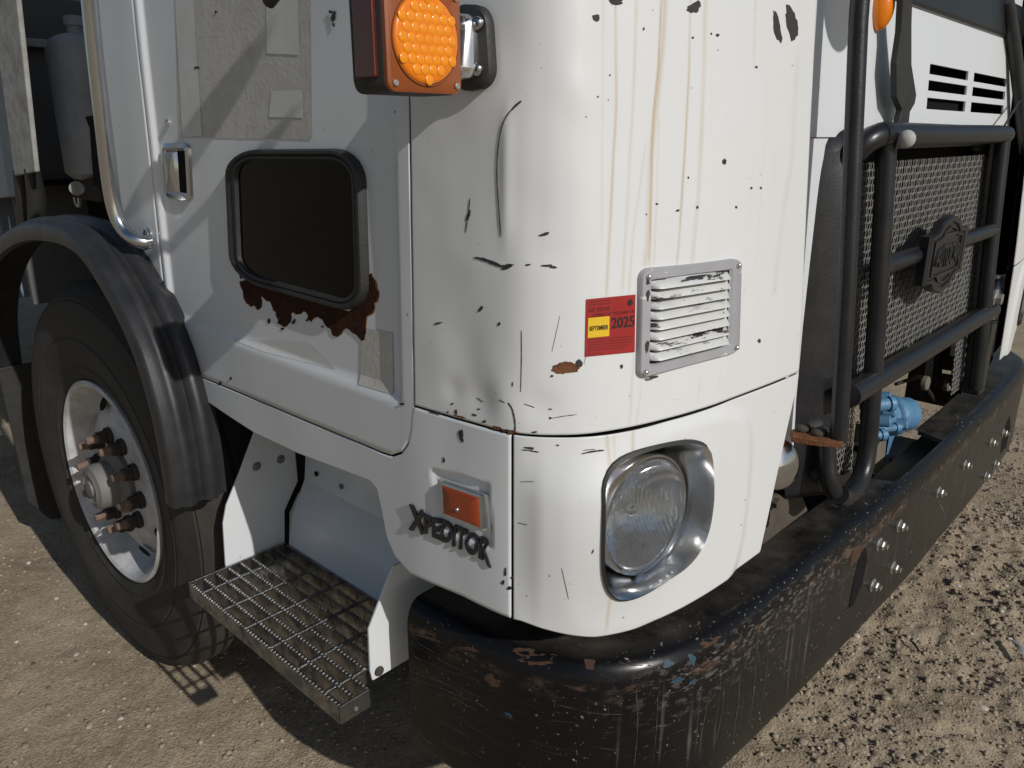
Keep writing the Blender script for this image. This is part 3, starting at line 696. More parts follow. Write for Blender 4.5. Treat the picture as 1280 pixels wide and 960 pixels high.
M['reflector'] = mat('headlight_reflector', (0.86, 0.87, 0.89), 0.10, 1.0, 0.05, 40, 0.35, 70)
refl.build('reflector', M['reflector'], hl, 25)
def lens_mat():
    m = bpy.data.materials.new('fluted_lens_glass'); m.use_nodes = True; nt = m.node_tree; nt.nodes.remove(nt.nodes['Principled BSDF']); out = nt.nodes['Material Output']
    tr = nt.nodes.new('ShaderNodeBsdfTransparent'); tr.inputs[0].default_value = (.80, .83, .85, 1)
    gl = nt.nodes.new('ShaderNodeBsdfGlossy'); gl.inputs['Roughness'].default_value = .09; gl.inputs[0].default_value = (.95, .95, .95, 1)
    fr = nt.nodes.new('ShaderNodeFresnel'); fr.inputs[0].default_value = 1.9
    mx = nt.nodes.new('ShaderNodeMixShader'); nt.links.new(fr.outputs[0], mx.inputs[0]); nt.links.new(tr.outputs[0], mx.inputs[1]); nt.links.new(gl.outputs[0], mx.inputs[2])
    df = nt.nodes.new('ShaderNodeBsdfDiffuse'); df.inputs[0].default_value = (.80, .84, .88, 1); m2 = nt.nodes.new('ShaderNodeMixShader'); m2.inputs[0].default_value = .05
    nt.links.new(mx.outputs[0], m2.inputs[1]); nt.links.new(df.outputs[0], m2.inputs[2]); nt.links.new(m2.outputs[0], out.inputs[0]); return m
M['lens'] = lens_mat()
# lens: dome with vertical flutes as real relief
NU = 84
vs = []; idx = {}; fs = []
for i in range(NU + 1):
    for j in range(41):
        x = -1 + 2 * i / NU; y = (-1 + 2 * j / 40) * math.sqrt(max(0, 1 - x * x)) * .995
        r2 = x * x + y * y
        h = .003 + .018 * math.sqrt(max(0, 1 - r2 * .98)) + .0016 * (i % 2) * (1 if abs(y) < .9 else 0) + (.0008 * abs(math.sin(j * PI / 5)))
        vs.append(lens_c + hw * (x * LR * .985) + hu * (y * LR * .985) + HLN * h)
for i in range(NU):
    for j in range(40):
        fs.append((i * 41 + j, (i + 1) * 41 + j, (i + 1) * 41 + j + 1, i * 41 + j + 1))
lm = MB(); lm.add(vs, fs); lens = lm.build('headlight_lens', M['lens'], hl, 25)
bulb = MB(); bulb.sphere(lens_c - HLN * .03 + hw * .0, .012, 12, 8); bulb.build('bulb', M['chrome'], hl, 60)
for a, rr in ((math.radians(15), .135), (math.radians(-110), .1), (math.radians(150), .108), (math.radians(-135), .118)):
    q = lens_pt(a, rr, -.008); s_ = MB(); s_.cyl(q, HLN, .0055, .005, 12, .0015); s_.build('bezel_screw', M['chrome_worn'], hl, 40)
tab = MB(); tab.beam(lens_pt(math.radians(-80), LR + .002, .006), lens_pt(math.radians(-80), LR + .022, .002), .014, .004, HLN); tab.build('lens_clip', M['chrome_worn'], hl)

# ================================================================== turn signal lamp on its bracket
LY = 0.225
lamp = empty('turn_signal', (0, 0, 0)); lamp.parent = T
def L(px, py, y=LY): return at(px, py, 1, y)
z_bot = L(530, 116)[2]; xi = L(577, 60)[0]; xo = L(484, 60)[0]; z_top = z_bot + (xi - xo) * 1.02
def rrect(x0, x1, z0, z1, r, y, n=5):
    out = []
    for (cx, cz, a0) in ((x1 - r, z1 - r, 0), (x0 + r, z1 - r, 90), (x0 + r, z0 + r, 180), (x1 - r, z0 + r, 270)):
        for j in range(n + 1):
            a = math.radians(a0 + 90 * j / n); out.append((cx + r * math.cos(a), y, cz + r * math.sin(a)))
    return out
DEP = 0.062
mb = MB(); mb.loft([rrect(xo, xi, z_bot, z_top, .012, LY + .008), rrect(xo - .001, xi + .001, z_bot - .001, z_top + .001, .012, LY + .010), rrect(xo - .001, xi + .001, z_bot - .001, z_top + .001, .012, LY + DEP)], True, False, True)
mb.build('lamp_housing', M['rubber'], lamp, 40)
fc = MB(); fc.loft([rrect(xo, xi, z_bot, z_top, .012, LY + .009), rrect(xo, xi, z_bot, z_top, .012, LY + .002), rrect(xo + .003, xi - .003, z_bot + .003, z_top - .003, .010, LY)], True, False, True)
fc.build('amber_face', M['amber_rim'], lamp, 40)
lc = Vector(((xo + xi) / 2, LY, (z_bot + z_top) / 2)); lr = (xi - xo) * .43
MB().lathe([(lr, .0005), (lr - .001, .003), (lr * .9, .004), (lr * .5, .0048), (.0001, .005)], lc, (0, -1, 0), 48).build('amber_lens', M['amber'], lamp, 60)
ring = MB(); ring.lathe([(lr + .0022, 0), (lr + .0018, .0022), (lr + .0002, .0022), (lr, 0)], lc, (0, -1, 0), 48); ring.build('lens_rim', M['amber_rim'], lamp, 50)
led = 0
for i in range(-4, 5):
    for j in range(-4, 5):
        x = (i + .5 * (j % 2)) * lr * .255; z = j * lr * .225
        if math.hypot(x, z) < lr * .92:
            b = MB(); b.sphere((lc.x + x, LY - .0042, lc.z + z), lr * .125, 12, 8, (1, .22, 1)); b.build('led_bead', M['amber_led'], lamp, 179); led += 1
for sx in (xo + .009, xi - .009):
    for sz in (z_bot + .009, z_top - .009):
        MB().cyl((sx, LY, sz), (0, -1, 0), .0038, .003, 12, .001).build('lamp_screw', M['zinc'], lamp, 40)
sd_ = MB(); sd_.box((xo - .003, LY + .034, (z_bot + z_top) / 2 + .004), (.007, .036, (z_top - z_bot) - .022)); sd_.build('side_lens', M['red_lens'], lamp, None, .002)
bk = MB(); bk.loft([rrect(xo + .004, xi - .004, z_bot + .004, z_top - .004, .010, LY + DEP), rrect(xo + .004, xi - .004, z_bot + .004, z_top - .004, .010, LY + DEP + .008)], True, False, True)
bk.build('red_rear_face', M['red_lens'], lamp, 40)
# bracket: stand-off foot bolted on the corner
FT = [(573, 6), (616, 8), (622, 108), (575, 117)]
foot = ring_part('bracket_foot', FT, [(0, 0), (.0, .010), (.05, .014)], M['rubber'], lamp, .34, .24, True, 6, 40)
br = MB(); R = []
for (ins, h) in ((.06, .012), (.065, .022), (.10, .032), (.17, .040), (.26, .045), (.36, .047)):
    R.append([S(q_[0], q_[1], .010 + (h - .010) * (.45 + .75 * (q_[1] - 8) / 105)) for q_ in rounded_quad([(562, 10), (606, 13), (610, 104), (565, 112)], .3, 6, ins, .2)])
br.loft(R, True, False, True); br.build('bracket_cover', M['mirror_chrome'], lamp, 75)
MB().beam(S(588, 60, .020), (xi - .012, LY + .040, (z_bot + z_top) / 2), .030, .075, (0, 0, 1)).build('bracket_arm', M['mirror_chrome'], lamp, 50, .013, 4)
for (px, py) in ((606, 31), (605, 88)):
    s_, z_ = hit(px, py); n_ = Nsz(s_, z_); p = Vector(S(px, py, .014))
    MB().lathe([(.0001, .008), (.0055, .0075), (.0085, .004), (.009, 0)], p, n_, 16).build('bracket_screw', M['chrome_worn'], lamp, 60)

# ================================================================== step well and step
ZS = 0.438
x0s = -0.105; yF = float(at(424, 859, 0, x0s)[1]); yR = float(at(238, 732, 0, x0s)[1])
x1s = float(at(356, 681, 2, ZS)[0])
step = empty('step', (0, 0, 0)); step.parent = T
NB = 9
def serrated(mb, a, b, w, h, pitch=.0105):
    a = Vector(a); b = Vector(b); L_ = (b - a).length; n = max(2, int(L_ / pitch)); d = (b - a) / n
    pts = []
    for i in range(n):
        for f, t in ((.0, .0), (.25, .0045), (.70, .0045), (.95, .0)): pts.append((a + d * (i + f), t))
    pts.append((b, 0))
    vs = []; k = len(pts)
    for p, t in pts:
        vs += [p + Vector((-w / 2, 0, t)), p + Vector((w / 2, 0, t)), p + Vector((w / 2, 0, -h)), p + Vector((-w / 2, 0, -h))]
    fs = []
    for i in range(k - 1):
        for e in range(4):
            e2 = (e + 1) % 4; fs.append((i * 4 + e, i * 4 + e2, (i + 1) * 4 + e2, (i + 1) * 4 + e))
    fs += [(3, 2, 1, 0), tuple((k - 1) * 4 + e for e in range(4))]
    mb.add(vs, fs)
for k in range(NB):
    x = x0s + (x1s - x0s) * k / (NB - 1); mb = MB()
    serrated(mb, (x, (yF + .004) if k < 3 else (yF + .054), ZS), (x, yR - .004, ZS), .0052, .032 if 0 < k else .036); mb.build('step_bar', M['steel'], step)
for k in range(6):
    y = yF + .06 + (yR - yF - .11) * k / 5; mb = MB(); mb.tube([(x0s, y, ZS - .004), (x1s, y, ZS - .004)], .0042, 8); mb.build('cross_rod', M['steel'], step, 60)
MB().box(((x0s + x1s) / 2, yR, ZS - .014), (x1s - x0s + .006, .005, .040)).build('end_plate', M['steel'], step, None, .0015)
MB().box((x0s + .030, yF, ZS - .014), (.066, .005, .040)).build('end_plate', M['steel'], step, None, .0015)
MB().cyl((x0s + .03, yF - .0025, ZS - .018), (0, -1, 0), .004, .002, 10).build('rivet', M['zinc'], step)
# well: rear cheek, back wall, front cheek
well = empty('step_well', (0, 0, 0)); well.parent = T
yP = yR + .012
pl_ = lambda px, py, y: at(px, py, 1, y)
rc = [pl_(px, py, yP) for (px, py) in ((322, 530), (300, 590), (283, 632), (279, 655), (282, 705), (287, 745))]
rc = [(max(-.10, p[0]), yP, p[2]) for p in rc] + [(x1s + .06, yP, ZS - .06), (x1s + .06, yP, 1.0), (-.0, yP, 1.0)]
MB().slab(rc, (0, .006, 0)).build('rear_cheek', M['white'], well, None, .0015)
for (px, py) in ((321, 583), (351, 574)):
    p = pl_(px, py, yP); MB().lathe([(.0001, .006), (.006, .006), (.0095, .003), (.0115, 0)], p, (0, -1, 0), 16).build('cheek_bolt', M['hub'], well, 40)
bw = MB(); Yb = [yR + .004, yF - .12]
_wt = at(377, 596, 1, yP); _wm = at(361, 641, 1, yP); _wb = at(357, 684, 1, yP); _wu = at(378, 570, 1, yP)
prof_w = [(_wu[0], 1.0), (_wu[0], _wu[2]), (_wt[0], _wt[2]), (_wm[0], _wm[2]), (_wb[0], _wb[2]), (_wb[0], ZS - .05)]
bw.loft([[(x, Yb[0] - .012, z) for x, z in prof_w], [(x, Yb[1], z) for x, z in prof_w]], False)
bwo = bw.build('back_wall', M['white'], well, None, .006)
sl = bwo.modifiers.new('t', 'SOLIDIFY'); sl.thickness = .004
MB().slab([pl_(px, py, yP - .0015) for (px, py) in ((374, 598), (379, 602), (362, 641), (361, 688), (356, 688), (356, 638))], (0, .001, 0)).build('wall_slot', M['dark'], well)
for (px, py, mt) in ((396, 592, 'dark'), (427, 608, 'hub')):
    p = at(px, py, 0, float(_wt[0]) - .001); MB().cyl(p, (-1, 0, 0), .0065, .004, 14, .001).build('wall_bolt', M[mt], well, 40)
yC = yF + .045
fcx = [at(px, py, 1, yC) for (px, py) in ((508, 700), (492, 708), (481, 735), (461, 788), (463, 840), (466, 851))]
fcp = [(p[0], yC, p[2]) for p in fcx] + [(fcx[-1][0] + .16, yC, fcx[-1][2] - .0), (fcx[-1][0] + .22, yC, fcx[0][2] + .06), (fcx[0][0], yC, fcx[0][2] + .10)]
MB().slab(fcp, (0, .006, 0)).build('front_cheek', M['white'], well, None, .0015)
p = at(473, 838, 1, yC); MB().cyl(p, (0, -1, 0), .010, .007, 14, .002).build('cheek_bolt', M['chassis'], well, 40)

# ================================================================== front wheel and fender
WC = Vector((-0.035, 1.775, 0.462)); AX = Vector((-1, -0.035, 0.0)).normalized()
wheel = empty('wheel', WC); wheel.parent = T
def wl(prof, n=72): mb = MB(); mb.lathe(prof, (0, 0, 0), AX, n, up=(0, 0, 1)); return mb
RT = 0.585; RB = 0.303
tp = [(RB - .01, -.33), (RB + .03, -.355), (.46, -.375), (.55, -.355), (RT - .018, -.325), (RT, -.30)]
for g in (-.245, -.17, -.095): tp += [(RT, g - .008), (RT - .014, g - .006), (RT - .014, g + .006), (RT, g + .008)]
tp += [(RT, -.045), (RT - .010, -.022), (RT - .030, -.006), (.545, .006), (.538, .003), (.533, .009), (.48, .021), (.44, .023), (.434, .019), (.428, .023), (.385, .016), (.352, .007), (.345, .010), (.335, .004), (RB + .008, -.002), (RB - .004, -.014)]
ty = wl(tp, 120)
zf = GZ - WC.z
tv = []
for (x, y, z) in ty.v:
    if z < zf + .012:                                   # flattened where it carries the truck
        z = zf + .004 + (z - zf) * .08 if z < zf else z
    tv.append((x, y, z))
ty.v = tv
tyre = ty.build('tyre', M['tyre'], wheel, 28)
rp_ = [(RB + .002, -.006), (RB + .004, .004), (RB - .004, .008), (RB - .014, .003), (RB - .022, -.012), (RB - .032, -.030), (RB - .040, -.062), (RB - .052, -.078), (RB - .060, -.066), (.226, -.056), (.205, -.044), (.188, -.036), (.168, -.030), (.100, -.030), (.098, -.04), (.0001, -.04)]
rim = wl(rp_, 96).build('rim', M['rim'], wheel, 30)
bas = AX.orthogonal(); bu = Vector((0, 0, 1)); bv = AX.cross(bu)
for k in range(8):
    a = 2 * PI * (k + .35) / 8; c = (bu * math.cos(a) + bv * math.sin(a)) * .228 + AX * (-.0545)
    e = MB(); R1 = []
    for j in range(14):
        t = 2 * PI * j / 14; rad = (bu * math.cos(a) + bv * math.sin(a)); tan = (-bu * math.sin(a) + bv * math.cos(a))
        R1.append(c + rad * (.020 * math.sin(t)) + tan * (.028 * math.cos(t)) + AX * (.012 - .45 * (.020 * math.sin(t)) + .002))
    e.add(R1, [tuple(range(14))]); e.build('hand_hole', M['dark'], wheel)
HO = AX * 0.0
wl([(.098, -.04), (.098, -.016), (.084, -.006), (.070, .0), (.066, .044), (.062, .050), (.048, .053), (.044, .057), (.040, .053), (.025, .053), (.023, .060), (.0001, .061)], 40).build('hub', M['hub'], wheel, 35)
for k in range(10):
    a = 2 * PI * (k + .25) / 10; c = (bu * math.cos(a) + bv * math.sin(a)) * .136 + AX * (-.030)
    n_ = MB(); n_.lathe([(.025, 0), (.0255, .010), (.023, .013)], c, AX, 20); n_.lathe([(.0205, .012), (.0205, .034), (.018, .037), (.012, .037)], c, AX, 6); n_.build('wheel_nut', M['chassis'], wheel, 30)
    n_ = MB(); n_.lathe([(.0135, .030), (.0140, .046), (.0115, .048), (.0115, .064), (.009, .067), (.0001, .067)], c, AX, 14); n_.build('wheel_stud', M['nut'], wheel, 30)
vs_ = MB(); ca = bu * math.cos(2.6) + bv * math.sin(2.6); vs_.tube([ca * .212 - AX * .04, ca * .216 + AX * .005, ca * .240 + AX * .018], .005, 8); vs_.build('valve_stem', M['zinc'], wheel, 60)

lip = [(2.62, .62), (2.56, .80), (2.42, .95), (2.20, 1.07), (1.95, 1.145), (1.72, 1.175), (1.50, 1.170), (1.36, 1.10), (1.24, .985), (1.185, .86), (1.168, .74), (1.170, .632)]
lip = smooth_open([(a, b) for a, b in lip], 4)
sec = [(-.100, -.004), (-.114, 0.0), (-.117, .034), (-.108, .044), (-.096, .043), (-.088, .053), (-.078, .057), (-.068, .053), (-.060, .042), (-.046, .041), (-.038, .054), (-.027, .059), (-.016, .055), (-.008, .044), (.012, .040), (.013, .032), (-.09, .030), (-.1, .026)]
fr_ = []
for i, q in enumerate(lip):
    t = np.array(lip[min(i + 1, len(lip) - 1)]) - np.array(lip[max(i - 1, 0)]); t /= np.linalg.norm(t); n2 = np.array([t[1], -t[0]])
    if n2 @ (np.array(q) - np.array([WC.y, WC.z])) < 0: n2 = -n2
    fr_.append([(x, q[0] + n2[0] * o, q[1] + n2[1] * o) for (x, o) in sec])
mb = MB(); mb.loft(fr_, True, True, True); fen = mb.build('fender', M['plastic'], T, 62); fen['label'] = 'ribbed black plastic wheel arch'
MB().slab([(-.07, 2.63, .64), (.30, 2.63, .64), (.30, 2.63, .05), (.20, 2.63, -.02), (-.0, 2.63, .02), (-.06, 2.63, .12)], (0, .012, 0)).build('mud_flap', M['rubber'], T, None, .002)

# ================================================================== bumper
def bump_path(n_corner=16):
    pts = [(.030, .60), (.030, .50), (.034, .41), (.046, .31), (.064, .235), (.100, .150), (.160, .085), (.240, .040), (.34, .014), (.46, .003), (.62, -.004), (.85, -.012), (1.1, -.020), (1.4, -.024), (1.7, -.022), (2.0, -.020), (2.4, -.012), (2.62, .002), (2.76, .03), (2.86, .10), (2.91, .2), (2.93, .32), (2.94, .60)]
    return smooth_open(pts, 8)
bp = np.array(bump_path()); bp = bp + np.array([.006, .014]); bs = np.concatenate([[0], np.cumsum(np.linalg.norm(np.diff(bp, axis=0), axis=1))])
bt = np.gradient(bp, axis=0); bt /= np.linalg.norm(bt, axis=1)[:, None]; bn = np.stack([bt[:, 1], -bt[:, 0]], 1)   # outward
ZB0, ZB1 = 0.285, 0.603
keep = np.where((bp[:, 1] < .505) )[0]; keep = keep[(keep > 0)]
s_start = bs[keep[0]]
prof_b = [(.0, ZB0, 0.), (.002, ZB0 + .012, .05), (.0, ZB0 + .05, .1), (0, ZB0 + .14, .4), (0, ZB1 - .06, .7), (-.001, ZB1 - .040, .78), (-.006, ZB1 - .023, .84), (-.014, ZB1 - .010, .9), (-.026, ZB1 - .002, .94), (-.040, ZB1, .97), (-.112, ZB1 - .002, 1.1), (-.116, ZB1 - .006, 1.12), (-.114, ZB1 - .014, 1.13), (-.04, ZB1 - .012, 1.14), (-.020, ZB1 - .03, 1.15), (-.012, ZB1 - .06, 1.16), (-.012, ZB0 + .05, 1.2), (-.012, ZB0, 1.25)]
rings = []; us = []; vsx = []
x_at = bp[:, 0]
for i in keep:
    # notch of the top flange over the tow pump
    nx = x_at[i]; k = 0.0 if nx < .9 else float(sm(1.19, 1.215, nx) * (1 - sm(1.60, 1.64, nx)))
    ring = []
    for (o, z, v) in prof_b:
        oo = o; zz = z
        if o < -.03 and o > -.2 and v > .95 and v < 1.145: oo = o * (1 - k) + (-.028) * k
        endf = 1.0
        wob = .0015 * (vnoise(np.array(bs[i] * 6), np.array(z * 5), 21) - .5)
        ring.append((bp[i, 0] + bn[i, 0] * (oo + wob), bp[i, 1] + bn[i, 1] * (oo + wob), zz + (.0 if nx < 1.0 else 0)))
        us.append(bs[i] - s_start); vsx.append(v)
    rings.append(ring)
def bumper_mat():
    m = mat('scraped_black_bumper', (0.006, 0.006, 0.007), 0.22, 0, 0.35, 18, 0.06, 40, coat=0.0, spec=0.30)
    nt = m.node_tree; b = nt.nodes['Principled BSDF']; src = b.inputs['Base Color'].links[0].from_socket; rsrc = b.inputs['Roughness'].links[0].from_socket
    def N(t): return nt.nodes.new(t)
    au = N('ShaderNodeAttribute'); au.attribute_name = 'run'; av = N('ShaderNodeAttribute'); av.attribute_name = 'band'
    tc = N('ShaderNodeTexCoord')
    def comb(su, sv, z=0):
        c = N('ShaderNodeCombineXYZ'); a = N('ShaderNodeMath'); a.operation = 'MULTIPLY'; a.inputs[1].default_value = su; nt.links.new(au.outputs['Fac'], a.inputs[0])
        e = N('ShaderNodeMath'); e.operation = 'MULTIPLY'; e.inputs[1].default_value = sv; nt.links.new(av.outputs['Fac'], e.inputs[0])
        nt.links.new(a.outputs[0], c.inputs[0]); nt.links.new(e.outputs[0], c.inputs[1]); c.inputs[2].default_value = z; return c.outputs[0]
    def noise(vec, sc=1, det=4, ro=.6):
        n = N('ShaderNodeTexNoise'); n.inputs['Scale'].default_value = sc; n.inputs['Detail'].default_value = det; n.inputs['Roughness'].default_value = ro; nt.links.new(vec, n.inputs['Vector']); return n.outputs['Fac']
    def rng(x, a, b_, lo=0, hi=1):
        r = N('ShaderNodeMapRange'); r.inputs[1].default_value = a; r.inputs[2].default_value = b_; r.inputs[3].default_value = lo; r.inputs[4].default_value = hi; nt.links.new(x, r.inputs[0]); return r.outputs[0]
    def mul(a, c):
        k = N('ShaderNodeMath'); k.operation = 'MULTIPLY'; nt.links.new(a, k.inputs[0])
        if isinstance(c, (int, float)): k.inputs[1].default_value = c
        else: nt.links.new(c, k.inputs[1])
        return k.outputs[0]
    def mix(fac, base, col):
        x = N('ShaderNodeMix'); x.data_type = 'RGBA'; x.inputs[7].default_value = (*col, 1); nt.links.new(fac, x.inputs[0]); nt.links.new(base, x.inputs[6]); return x.outputs[2]
    face = rng(av.outputs['Fac'], .80, .72); top = rng(av.outputs['Fac'], .93, 1.0)
    drips = mul(mul(rng(noise(comb(62, 1.1), 1, 3, .5), .60, .72), rng(noise(comb(7, 2.0, 3), 1, 3), .40, .62)), face)
    drips = mul(drips, rng(au.outputs['Fac'], .32, .62, .12, .85))
    src = mix(mul(drips, .55), src, (.19, .18, .165))
    film = mul(rng(noise(comb(5, 3, 5), 1, 8, .7), .35, .75), rng(au.outputs['Fac'], .55, 1.3, .0, .42))
    src = mix(mul(film, face), src, (.06, .053, .042))
    dust = mul(rng(noise(tc.outputs['Object'], 11, 9, .72), .36, .74, .03, .62), top)
    src = mix(dust, src, (.12, .108, .09))
    spk = mul(rng(noise(tc.outputs['Object'], 120, 3, .6), .66, .70), rng(noise(tc.outputs['Object'], 9, 3, .6), .44, .62))
    src = mix(mul(spk, .75), src, (.42, .40, .37))
    scu = mul(rng(noise(comb(30, 42, 9), 1, 5, .7), .62, .68), rng(noise(comb(4, 3, 12), 1, 3), .46, .64))
    src = mix(mul(scu, .5), src, (.16, .15, .14))
    sband = mul(mul(rng(av.outputs['Fac'], .45, .70), rng(av.outputs['Fac'], .88, .80)), mul(rng(au.outputs['Fac'], .38, .62), rng(au.outputs['Fac'], 1.45, 1.0)))
    sc3_ = mul(rng(noise(comb(40, 26, 15), 1, 7, .72), .53, .58), sband)
    src = mix(mul(sc3_, .8), src, (.15, .135, .125))
    # rubbed-through crease just under the rounded top
    cre = mul(rng(av.outputs['Fac'], .66, .735), rng(av.outputs['Fac'], .80, .765))
    cr = mul(mul(cre, rng(noise(comb(16, 8, 2), 1, 7, .72), .50, .58)), rng(noise(comb(2.6, .5, 7), 1, 2), .40, .52))
    src = mix(mul(cr, .85), src, (.13, .078, .053))
    lines = mul(mul(rng(noise(comb(5, 90, 4), 1, 5, .6), .62, .66), face), rng(au.outputs['Fac'], .42, .05))
    src = mix(mul(lines, .7), src, (.15, .105, .075))
    nt.links.new(src, b.inputs['Base Color'])
    ad = N('ShaderNodeMath'); ad.operation = 'MULTIPLY_ADD'; ad.inputs[1].default_value = .38
    mx_ = N('ShaderNodeMath'); mx_.operation = 'MAXIMUM'; nt.links.new(dust, mx_.inputs[0]); nt.links.new(film, mx_.inputs[1])
    nt.links.new(mx_.outputs[0], ad.inputs[0]); nt.links.new(rsrc, ad.inputs[2]); nt.links.new(ad.outputs[0], b.inputs['Roughness'])
    return m
M['bumper'] = bumper_mat()
mb = MB(); mb.loft(rings, False); nr = len(prof_b)
mb.add([], [])
mb.f.append(tuple(range(nr))); mb.mi.append(0); mb.f.append(tuple(range((len(rings) - 1) * nr, len(rings) * nr))); mb.mi.append(0)
bumper = mb.build('bumper', M['bumper'], T, 40, attrs={'run': us, 'band': vsx})
bumper['label'] = 'scraped black steel bumper with rounded top and bolts'
for k in (keep[0],):
    c = bp[k]
def bface(px, py):
    """point of the bumper face under a pixel"""
    d = ray(px, py); x, y = bp[:, 0], bp[:, 1]; ax, ay = x[:-1], y[:-1]; bx, by = np.diff(x), np.diff(y)
    den = d[0] * by - d[1] * bx; t = ((ax - CAM[0]) * by - (ay - CAM[1]) * bx) / den; q = ((ax - CAM[0]) * d[1] - (ay - CAM[1]) * d[0]) / den
    ok = (q >= 0) & (q <= 1) & (t > 0)
    if not ok.any(): return Vector(at(px, py, 1, -.01)), Vector((0, -1, 0))
    i = np.where(ok)[0][np.argmin(t[ok])]
    p = Vector(CAM + d * t[i]); n_ = Vector((bn[i, 0], bn[i, 1], 0)); z_ = min(p.z, ZB1 - .003)
    o_ = float(np.interp(z_, [ZB1 - .06, ZB1 - .04, ZB1 - .023, ZB1 - .010, ZB1 - .002], [0, -.001, -.006, -.014, -.026])); p = p + n_ * o_; p.z = z_
    return p, n_
for (px, py) in ((1123, 657), (1098, 680), (1115, 709), (1090, 731), (1172, 615), (1205, 581), (1238, 553), (1231, 595), (1253, 541), (1243, 580)):
    p, n_ = bface(px, py); k = MB(); k.lathe([(.017, 0), (.017, .003), (.011, .0035)], p, n_, 18); k.lathe([(.0125, .003), (.0125, .013), (.010, .015), (.0065, .015)], p, n_, 6); k.lathe([(.0065, .014), (.0065, .022), (.0001, .023)], p, n_, 10)
    k.build('bumper_bolt', M['zinc'], bumper, 30)
def bpoly(name, polys, m, off=.0008):
    for poly in polys:
        k = MB(); P = []
        for (px, py) in poly:
            p, n_ = bface(px, py); P.append(p + n_ * off)
        k.add(P, [tuple(t) for t in tessellate_polygon([[Vector((px, py, 0)) for (px, py) in poly]])]); k.build(name, m, bumper)
bpoly('bumper_slot', [[(1082, 684), (1084, 700), (1077, 730), (1066, 757), (1061, 760), (1064, 742), (1070, 712), (1076, 690)], [(1262, 520), (1263, 535), (1257, 560), (1250, 577), (1251, 556), (1256, 532)]], M['dark'])
bpoly('rust_scrape', [[(1069, 667), (1082, 656), (1082, 680), (1072, 700), (1062, 708), (1066, 688)], rag(617, 852, 13, 7, 12, 16, .4), rag(612, 846, 7, 6, 0, 12, .4)], M['rust_dull'])
wsc = []
for pts, w in [([(512, 838), (540, 848), (580, 862), (604, 874)], 1.6), ([(512, 846), (555, 861), (600, 880), (612, 890)], 2.4), ([(516, 820), (560, 838), (600, 850)], 1.5), ([(690, 878), (735, 890), (780, 893)], 1.6), ([(690, 901), (735, 902)], 1.6), ([(735, 882), (736, 893), (740, 888)], 1.2), ([(760, 882), (760, 892), (756, 893)], 1.2),
               ([(815, 909), (838, 904)], 3), ([(830, 868), (850, 862), (880, 845)], 2.4), ([(838, 918), (858, 910)], 1.8), ([(740, 933), (775, 938)], 1.6), ([(818, 880), (822, 873), (826, 880)], 1.2), ([(720, 935), (722, 944)], 4), ([(545, 885), (580, 900)], 1.0), ([(870, 880), (878, 862)], 1.6), ([(848, 900), (862, 880)], 1.3),
               ([(885, 870), (880, 900), (872, 940)], 1.4), ([(905, 850), (902, 890), (893, 930)], 1.6), ([(925, 838), (922, 880), (915, 925)], 1.5), ([(945, 822), (942, 860), (937, 905)], 1.2), ([(960, 812), (956, 850), (950, 890)], 1.4), ([(990, 790), (988, 820), (983, 865)], 1.8), ([(1003, 780), (998, 815), (994, 850)], 1.6), ([(795, 860), (797, 905), (793, 955)], 2.4), ([(822, 868), (820, 915), (815, 955)], 1.6), ([(1172, 625), (1180, 645), (1170, 672)], 3.0), ([(1093, 738), (1090, 755)], 1.0)]:
    wsc += ribbon(pts, w * .75, .85)
M['scuff'] = mat('grey_scuff', (.085, .078, .07), .6, 0, .6, 90)
bpoly('scuff', wsc, M['scuff'])
M['blue_scuff'] = mat('blue_paint_scuff', (.022, .054, .08), .6, 0, .3, 60)
bpoly('blue_scuff', [rag(838, 833, 9, 5, -15, 12, .5), rag(868, 826, 5, 8, 15, 12, .5), rag(847, 850, 10, 4, -15, 12, .5), rag(866, 852, 7, 4, -20, 12, .5), rag(636, 893, 7, 3.5, 35, 12, .5), rag(834, 866, 4, 2, 0, 8)], M['blue_scuff'])
bpoly('rust_scrape', [rag(668, 830, 32, 5, 5, 26, .6), rag(650, 822, 16, 4, 16, 18, .6), rag(737, 838, 10, 5, 0, 16, .5), rag(800, 836, 32, 2.2, -2, 22, .7), rag(893, 806, 18, 4, -30, 18, .6), rag(535, 797, 24, 3, 14, 22, .7), rag(585, 812, 20, 2, 15, 18, .7)], M['rust_dull'], .0010)

# ================================================================== centre fascia, grille, guard
XC = 1.10                                               # centre line in the grille's own drawing
XT = 1.413                                              # centre line of the truck
def g3(p):
    """grille drawing -> truck: the grille stands a hand deeper than the corner panels and is drawn at 1/1.17 size"""
    return (p[0] * 1.17 + .126, p[1] * 1.17 + .085, p[2] * 1.17 - .243)
MB.xf = g3
def yfas(z): return 0.018 + RAKE * np.maximum(np.asarray(z, float) - 1.02, 0)
xe = 0.404
